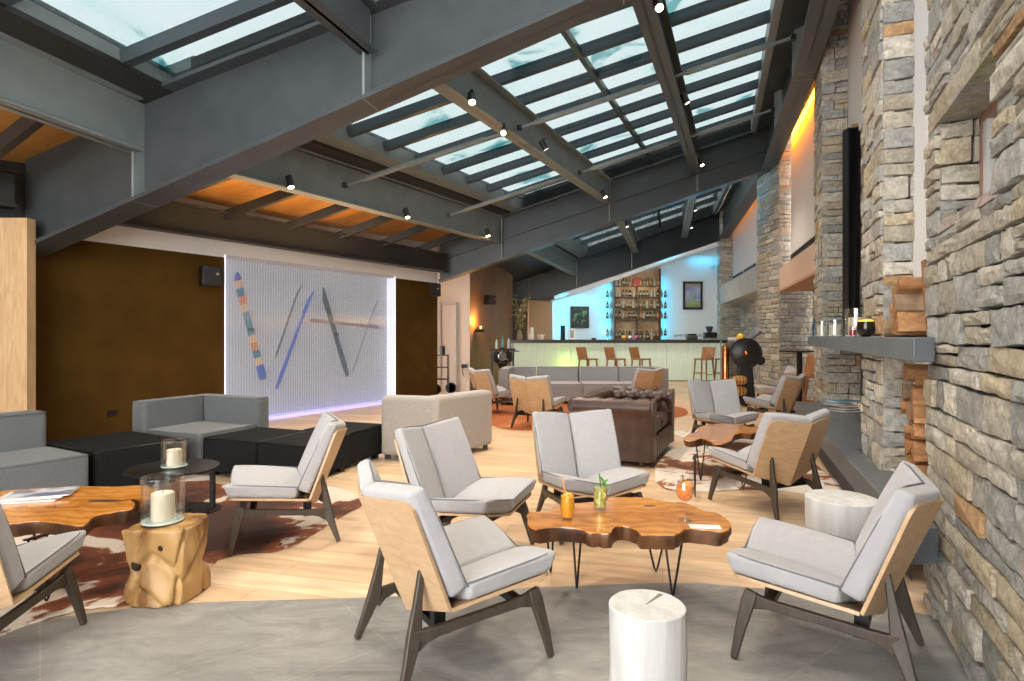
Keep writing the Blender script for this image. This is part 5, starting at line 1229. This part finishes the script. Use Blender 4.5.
# ---- old flywheel machine on pedestal (left of the bar)
t = thing('flywheel_slicer', 'vintage machine with black flywheel on a fluted pedestal near the bar', 'slicer', (-.22, 13.9, .006), R(15))
obj('pedestal', MB().lathe([(.22, 0), (.22, .04), (.11, .10), (.085, .2), (.085, .62), (.12, .7), (.16, .72), (.001, .72)], 16), black_metal, t, smooth=True)
obj('machine_body', MB().box((.02, .05, .86), (.4, .26, .24)), steel_d, t, bevel=.03)
obj('flywheel', MB().lathe([(.17, -.02), (.2, -.02), (.2, .02), (.17, .02)], 28, (-.05, -.16, .88), 'Y', ring=True), black_metal, t, smooth=True)
obj('wheel_hub', MB().lathe([(.09, -.03), (.09, -.01), (.03, -.0)], 20, (-.05, -.18, .88), 'Y').lathe([(.0999, -.02), (.075, -.03)], 20, (-.05, -.17, .88), 'Y'), chrome, t)
for k in range(5):
    a = k * 2 * math.pi / 5; obj('wheel_spoke', MB().bar((-.05, -.16, .88), (-.05 + .18 * math.cos(a), -.16, .88 + .18 * math.sin(a)), .02, .02), black_metal, t)
obj('slide_table', MB().box((.22, .0, .99), (.3, .25, .03)), chrome, t); obj('crank_arm', MB().tube([(-.05, -.19, .88), (.08, -.22, .80), (.08, -.30, .80)], .012, 8), chrome, t)
for x, h_, r_, m_, lb in ((-.15, .22, .03, clear, 'clear bottle'), (.0, .3, .03, mat('bottle_blue', (.05, .3, .4), .2), 'blue bottle'), (.14, .25, .028, clear, 'slim clear glass bottle')):
    simple('bottle', MB().lathe([(r_, 0), (r_, h_ * .65), (.012, h_ * .8), (.012, h_), (.001, h_)], 12, (-.22 + x, 14.45, 1.05)), m_ if m_ is not clear else gl, lb + ' on the stand behind the flywheel machine', 'bottle', smooth=True)
t = thing('service_table', 'narrow dark service table behind the flywheel machine', 'table', (-.22, 14.45, .006)); obj('tabletop', MB().box((0, 0, 1.02), (.6, .3, .04)), black_metal, t)
for sx in (-1, 1): obj('leg', MB().box((sx * .25, 0, .5), (.04, .2, 1.0)), black_metal, t)

# ---- right: black disc roaster with copper column
t = thing('disc_roaster', 'black cast-iron machine with a big round disc on a pedestal before the stone pillar', 'machine', (4.60, 11.9, .006), R(-12)).scale = (.86, .86, .86); t = bpy.data.objects['disc_roaster']
obj('pedestal', MB().hexa([(-.22, -.2, 0), (.2, -.2, 0), (.2, .2, 0), (-.22, .2, 0), (-.13, -.14, .92), (.13, -.14, .92), (.13, .14, .92), (-.13, .14, .92)]), black_metal, t, bevel=.02)
obj('pedestal_leg', MB().box((-.18, -.1, .45), (.05, .05, .9)), steel_d, t)
obj('disc', MB().lathe([(.001, -.02), (.32, -.02), (.345, .0), (.345, .16), (.32, .18), (.001, .18)], 36, (-.02, -.18, 1.17), 'Y'), mat('cast_black', (.02, .018, .018), .35, .2), t, smooth=True)
obj('disc_rim', MB().lathe([(.30, -.035), (.345, -.035), (.345, -.0), (.30, -.0)], 36, (-.02, -.18, 1.17), 'Y', ring=True), mat('cast_black', (.02, .018, .018), .35, .2), t, smooth=True)
obj('copper_boss', MB().ball((-.02, -.22, 1.17), .05, 8), mat('copper', (.75, .28, .10), .25, 1), t, smooth=True)
obj('outlet', MB().lathe([(.1, 0), (.08, .14), (.001, .15)], 16, (.3, -.15, 1.0), 'Y'), mat('cast_black', (.02, .018, .018), .35, .2), t, smooth=True)
obj('funnel', MB().tube([(.02, -.05, 1.42), (.14, -.07, 1.56), (.28, -.08, 1.70)], [.03, .07, .11], 14), mat('funnel_steel', (.25, .27, .3), .3, .7), t, smooth=True)
obj('motor', MB().tube([(-.38, 0, 1.45), (.0, 0, 1.47)], .075, 12), mat('dull_silver', (.4, .4, .4), .35, .6), t, smooth=True)
obj('yellow_cap', MB().ball((-.12, -.12, 1.53), .09, 8), mat('yellow_paint', (.8, .48, .02), .4), t, smooth=True)
t = thing('copper_column', 'shiny copper cylinder standing beside the black disc machine', 'cylinder', (4.22, 11.95, .006)); t.scale = (.86, .86, .87)
obj('column', MB().lathe([(.085, .42), (.085, 1.28), (.07, 1.32), (.001, 1.33)], 20), mat('copper', (.75, .28, .10), .25, 1), t, smooth=True)
obj('foot_ring', MB().lathe([(.06, 0), (.06, .42), (.001, .42)], 16), black_metal, t); obj('gauge_pipe', MB().tube([(-.11, -.02, .1), (-.11, -.02, 1.5)], .014, 8), steel_l, t)
barrel_m = wood_mat('barrel_wood', (.45, .22, .05), (.7, .42, .14), .45, 2, 'X', .1)
for k, (z, lb) in enumerate(((.30, 'lower small wooden keg beside the black disc machine'), (.50, 'upper small wooden keg beside the black disc machine'))):
    t = thing('wooden_keg', lb, 'keg', (4.33, 11.5, z), R(10), 'small kegs'); t.scale = (.7, .7, .72)
    obj('keg_body', MB().lathe([(.10, -.17), (.125, -.08), (.13, 0), (.125, .08), (.10, .17)], 18, (0, 0, 0), 'X'), barrel_m, t, smooth=True)
    for x in (-.13, -.05, .05, .13): obj('hoop', MB().lathe([(.123 if abs(x) < .1 else .113, x - .01), (.133 if abs(x) < .1 else .117, x - .01), (.133 if abs(x) < .1 else .117, x + .01), (.123 if abs(x) < .1 else .113, x + .01)], 18, (0, 0, 0), 'X', ring=True), black_metal, t)
t = thing('keg_rack', 'dark rack holding the two small kegs', 'rack', (4.33, 11.5, .006)); t.scale = (.7, .7, .66)
for x in (-.12, .12): obj('rack_side', MB().box((x * 1.2, .16, .3), (.03, .03, .6)).box((x * 1.2, .0, .025), (.03, .3, .05)).box((x * 1.2, .02, .32), (.03, .28, .02)), black_metal, t)

# ---- high table and chairs at the far recess
t = thing('high_table', 'square black high table on one post before the broad stone pillar', 'table', (4.64, 9.75, .0), R(20))
obj('tabletop', MB().box((0, 0, 1.10), (.42, .42, .025)), black_metal, t, bevel=.004); obj('post', MB().box((0, 0, .55), (.06, .06, 1.08)), black_metal, t); obj('base_plate', MB().box((0, 0, .008), (.36, .36, .015)), black_metal, t)
for x, y, a, lb in ((4.95, 10.33, 190, 'brown wooden high chair behind the black high table'), (5.02, 9.75, 175, 'second brown wooden high chair right of the black high table')):
    o = place(st0, False, (x, y, 0.006), R(a), lb, 'brown wooden high chairs at the high table')
bpy.data.objects[t.name].location.z = .0

# ================================================================ MANTEL AND HEARTH THINGS
def mant(u, z=1.343, off=.15):
    r_ = (u - U0) / FP; Y = (1.86 + off - 1.098) / (r_ - .392); return Vector((r_ * Y, Y, z))
def mhur(u, r, h, ch, cr, lb): hurricane(lb, mant(u), r, h, ch, cr, False)
mhur(822, .075, .18, .13, .05, 'small glass candle holder at the far end of the mantel')
mhur(835, .075, .17, .12, .055, 'glass candle holder second from the far end of the mantel')
mhur(856, .085, .235, .16, .06, 'tall glass candle holder behind the red candle on the mantel')
p = mant(866, off=.045); t = thing('black_bowl_candle', 'round black bowl with glowing orange candle wax on the mantel', 'candle', p)
obj('bowl', MB().lathe([(.025, 0), (.05, .02), (.06, .06), (.052, .105), (.045, .105), (.05, .07), (.001, .07)], 24), mat('gloss_black', (.012, .012, .012), .15), t, smooth=True)
obj('orange_wax', MB().lathe([(.001, .07), (.047, .095), (.045, .112), (.03, .118), (.001, .116)], 20), mat('glow_wax', (.95, .45, .03), .4, emit=.6), t, smooth=True)
p = mant(853, off=.10); t = thing('red_candle_glass', 'small glass with red candle on the mantel', 'candle', p)
obj('glass', MB().lathe([(.03, 0), (.032, .085), (.029, .085), (.027, .01), (.001, .01)], 18), clear, t, smooth=True); obj('red_wax', MB().lathe([(.027, .011), (.028, .055), (.001, .055)], 18), mat('red_wax', (.45, .02, .02), .4), t, smooth=True); obj('holder_stem', MB().tube([(0, .03, .02), (0, .03, .19)], .003, 6), gold, t)
p = mant(846, off=.13); simple('small_tealight_glass', MB().lathe([(.022, 0), (.026, .05), (.022, .05), (.02, .01), (.001, .01)], 16, p), clear, 'tiny tealight glass between candle holders on the mantel', 'candle holder', smooth=True)
p = mant(814.5, off=.17); simple('blue_bottle', MB().lathe([(.03, 0), (.032, .14), (.012, .19), (.012, .25), (.001, .25)], 14, p), mat('dark_blue_glass', (.03, .06, .12), .15), 'slim blue bottle at the far tip of the mantel', 'bottle', smooth=True)
p = mant(843, off=.22); simple('white_card', MB().box((p.x, p.y, p.z + .0), (.01, .3, .002), R(-20)), mat('paper_white', (.75, .74, .72), .6), 'flat white card lying on the mantel', 'card')
# magazine rack on the hearth
for k, (u, v, rz, c_, lb) in enumerate(((846, 409, .3, 4, 'bottom magazine on the hearth bench pile'), (848, 407, .6, 0, 'crumpled grey magazine in the hearth pile'), (852, 408, .1, 2, 'striped magazine in the middle of the hearth pile'), (842, 409, 1.0, 1, 'leaning magazine at the left of the hearth pile'), (853, 407, .2, 3, 'blue magazine on top of the hearth pile'))):
    q = at(u, 411, .48); magazine((q.x, q.y + .05 * k, .483 + .022 * k), rz, .30, .22, mc[c_], lb, 'magazines on the hearth')
# firewood
bark_m = mat('log_bark', (.12, .07, .04), .85, col2=(.28, .19, .11), scale=12, bump=.6, bscale=25, stretch=(1, 1, .3))
split_m = wood_mat('split_wood', (.17, .065, .02), (.40, .20, .075), .7, 2, 'X', .3)
rl = random.Random(9)
def log(c, L_, r_, ax, kind, label, group, roll=0.0):
    """firewood piece, axis ax"""
    t = thing('firewood_log', label, 'firewood', c, 0, group); ax = Vector(ax).normalized(); up = Vector((0, 0, 1)) if abs(ax.z) < .8 else Vector((1, 0, 0)); x = ax.cross(up).normalized(); y = x.cross(ax)
    if kind == 'round': poly = [(r_ * math.cos(a) * rl.uniform(.92, 1.08), r_ * math.sin(a) * rl.uniform(.92, 1.08)) for a in [j * math.pi / 6 for j in range(12)]]
    elif kind == 'half': poly = [(r_ * math.cos(a), r_ * math.sin(a) - r_ * .4) for a in [j * math.pi / 7 for j in range(8)]]
    else: poly = [(-r_ * .75, -r_ * .65), (r_ * .8, -r_ * .7), (r_ * .75, -r_ * .1), (r_ * .15, r_ * .85), (-r_ * .3, r_ * .5)]
    poly = [(px * math.cos(roll) - py * math.sin(roll), px * math.sin(roll) + py * math.cos(roll)) for px, py in poly]
    n = len(poly); V = []
    for k in range(4):
        f = k / 3 - .5; s = 1 + rl.uniform(-.08, .08)
        V += [ax * L_ * f + x * px * s + y * py * s for px, py in poly]
    F = [(k * n + i, k * n + (i + 1) % n, (k + 1) * n + (i + 1) % n, (k + 1) * n + i) for k in range(3) for i in range(n)]
    obj('bark' if kind == 'round' else 'split_body', MB().add(V, F), bark_m if kind == 'round' else split_m, t)
    obj('cut_end', MB().add(V[:n] + [v + ax * .004 for v in V[:n]], [tuple(range(n)), tuple(reversed(range(n, 2 * n)))] + [(i, (i + 1) % n, n + (i + 1) % n, n + i) for i in range(n)]), split_m, t)
    obj('cut_end', MB().add(V[-n:] + [v - ax * .004 for v in V[-n:]], [tuple(range(n)), tuple(reversed(range(n, 2 * n)))] + [(i, (i + 1) % n, n + (i + 1) % n, n + i) for i in range(n)]), split_m, t)
n2 = Vector((-.913, .408, 0)); d2 = Vector((.40, .917, 0)); o2_ = Vector((2.16, 3.14, 0))
def LPT(u_, off, z): p = o2_ + d2 * u_ + n2 * off; return (p.x, p.y, z)
GM = 'firewood piled on the mantel'
log(LPT(.50, -.02, 1.395), .28, .055, n2 + d2 * .25, 'round', 'round grey-barked log at the left foot of the mantel woodpile', GM)
log(LPT(.35, -.03, 1.40), .26, .062, n2 - d2 * .2, 'split', 'split log lying in the bottom middle of the mantel woodpile', GM, .2)
log(LPT(.17, -.03, 1.41), .28, .065, n2, 'split', 'split log at the bottom of the mantel woodpile next to the stone corner', GM, 2.4)
log(LPT(.38, -.02, 1.50), .26, .060, n2 + d2 * .1, 'half', 'half log in the second layer of the mantel woodpile, left side', GM, .5)
log(LPT(.22, -.02, 1.525), .27, .058, n2, 'round', 'thin round log end in the second layer of the mantel woodpile', GM)
log(LPT(.34, -.03, 1.60), .26, .055, n2 - d2 * .15, 'split', 'reddish split log near the top of the mantel woodpile', GM, 1.2)
log(LPT(.20, -.03, 1.635), .26, .05, n2, 'half', 'half log on top of the mantel woodpile', GM, 2.8)
log(LPT(.04, -.02, 1.55), .40, .035, (0, .1, 1), 'split', 'upright stick leaning on the stone corner above the mantel', GM, .4)
log(LPT(.035, -.03, 1.72), .20, .028, (.1, .1, 1), 'split', 'highest pale wood piece against the stone corner', GM, 1.4)
GN = 'firewood stacked in the niche under the mantel'
k = 0
nm = ['bottom', 'second', 'third', 'fourth', 'fifth', 'sixth', 'top']
for r_ in range(7):
    for c_ in range(3):
        log(LPT(.08 + c_ * .125 + rl.uniform(-.02, .02), -.10 + rl.uniform(-.03, .03), .53 + r_ * .10 + rl.uniform(-.008, .008)), .28, rl.uniform(.042, .06), n2 + d2 * rl.uniform(-.15, .15), rl.choice(['split', 'half', 'split', 'round']) if (r_ + c_) % 3 else 'split',
            '%s firewood piece in the %s layer of the niche stack' % (['near', 'middle', 'far'][c_], nm[r_]), GN, rl.uniform(0, 6.28))

# ================================================================ SPOTLIGHTS ON THE BEAMS
lens_on = mat('spot_lens_lit', (1, .72, .35), .5, emit=14); lens_dim = mat('spot_lens_dim', (1, .85, .6), .5, emit=1)
def spot(i, s, t_, off, dz, aim, lit, label):
    p = roof(i, s, t_, dz); dd = (roof(i, 1, t_) - roof(i, 0, t_)); dd.z = 0; dd.normalize(); sd = Vector((dd.y, -dd.x, 0)); p = p + sd * off
    r_ = thing('ceiling_spotlight', label, 'spotlight', p, 0, 'small spotlights on the roof beams')
    a = Vector(aim).normalized()
    obj('bracket', MB().box((0, 0, .05), (.03, .03, .10)), black_metal, r_)
    obj('can', MB().tube([a * -.08, a * .07], .045, 14), steel_d, r_, smooth=True)
    obj('lens', MB().tube([a * .066, a * .074], .038, 14), lens_on if lit else lens_dim, r_)
    lamp('spot_beam', 'SPOT', p + a * .1, (110 if lit else 80) if i < 2 else 14, (1, .84, .66), .15, target=p + Vector((a.x * .4, a.y * .4, -1)), angle=120, blend=1)
for a in ((0, .80, .505, .14, -.5, (.1, .2, -1), 0, 'added fill spotlight out of view on the beam end'), (0, .55, .505, .14, -.5, (.1, .2, -1), 0, 'added fill spotlight above the viewer on the short beam'), (0, .55, .79, .14, -.5, (.1, .2, -1), 0, 'added fill spotlight above the viewer near the stone wall'), (0, .80, .79, .14, -.5, (.1, .2, -1), 0, 'added fill spotlight near the stone wall just out of view'),  # unseen spotlights added overhead to brighten the near stone wall
          (1, .163, .53, .14, -.50, (.1, -.6, -1), 60, 'brightly lit spotlight on the middle beam, nearest to the big rafter'),
          (1, .274, .53, .14, -.62, (-.1, -.8, -.6), 0, 'white spotlight, second along the middle beam'),
          (1, .453, .53, .14, -.42, (.6, .2, -1), 0, 'third spotlight along the middle beam'),
          (1, .88, .53, .14, -.50, (.5, -.2, -1), 30, 'spotlight at the far end of the middle beam'),
          (1, .075, .79, .14, -.55, (.1, -.7, -1), 60, 'brightly lit spotlight at the near end of the right beam'),
          (1, .45, .79, .14, -.42, (.5, -.1, -1), 0, 'spotlight halfway along the right beam'),
          (1, .9, .79, .14, -.45, (.3, -.3, -1), 20, 'spotlight at the far end of the right beam'),
          (1, .224, .2, .13, -.55, (.3, -.2, -1), 30, 'spotlight on the pale left beam, nearest'),
          (1, .54, .2, .13, -.55, (.3, -.2, -1), 30, 'spotlight on the pale left beam, middle'),
          (1, .885, .2, .13, -.5, (.3, -.2, -1), 20, 'spotlight on the pale left beam, at the second rafter'),
          (2, .35, .53, .13, -.45, (.2, -.3, -1), 0, 'spotlight on the blue-tinted beam before the bar'),
          (2, .45, .79, .13, -.45, (.2, -.3, -1), 0, 'spotlight on the right beam before the bar, nearer one'),
          (2, .75, .79, .13, -.45, (.2, -.3, -1), 0, 'spotlight on the right beam before the bar, farther one')): spot(*a)

# ================================================================ LED AND ROOM LIGHT
CY = (.0, .55, .95)
lamp('tower_led', 'AREA', (3.22, 19.55, 2.1), 4.5, CY, .05, 1.9, rot=(R(90), 0, R(75)))
lamp('tower_led', 'AREA', (4.80, 19.55, 2.2), 4.5, CY, .05, 2.1, rot=(R(90), 0, R(-75)))
lamp('rake_led', 'AREA', (2.2, 19.5, 2.68), 5, CY, 1.9, .06, target=(2.3, 19.75, 1.6))
lamp('rake_led', 'AREA', (5.8, 19.5, 3.95), 4, CY, 1.9, .06, target=(5.8, 19.8, 2.6))
lamp('corner_led', 'AREA', (1.42, 19.5, 1.9), 5, CY, .06, 1.4, rot=(R(90), 0, R(-60)))
lamp('roof_led', 'AREA', (3.0, 13.2, 3.9), 14, CY, 3.5, .1, target=(3.4, 14.5, 5))
lamp('tower_warm', 'AREA', (4.0, 18.6, 2.9), 2.5, (1, .75, .45), .6, .2, target=(4.0, 19.4, 2.0))
lamp('bar_light', 'AREA', (3.2, 16.8, 3.0), 22, (1, .9, .75), 3.5, .3, target=(3.2, 17.8, .6))
for a, b, off in ((P2b, P1a, .14), (P1b, P0a, .28)):
    a = Vector(a); b = Vector(b); d = (b - a).normalized(); n = Vector((-d.y, d.x)); m_ = (a + b) / 2 - n * off
    lamp('amber_wash', 'AREA', (m_.x, m_.y, 5.40), 55, (1, .27, .01), .06, (b - a).length * .92, spread=120, rot=(0, R(-50), -math.atan2(d.x, d.y)))
lamp('ceiling_wash', 'AREA', wl(9.6, 1.0) + Vector((0, 0, 2.75)), 15, (1, .62, .28), 3.5, .3, rot=(R(180), 0, math.atan2(.86, .51)))
lamp('ceiling_wash', 'AREA', wl(5.6, 1.0) + Vector((0, 0, 2.75)), 2.5, (1, .62, .28), 2.0, .3, rot=(R(180), 0, math.atan2(.86, .51)))
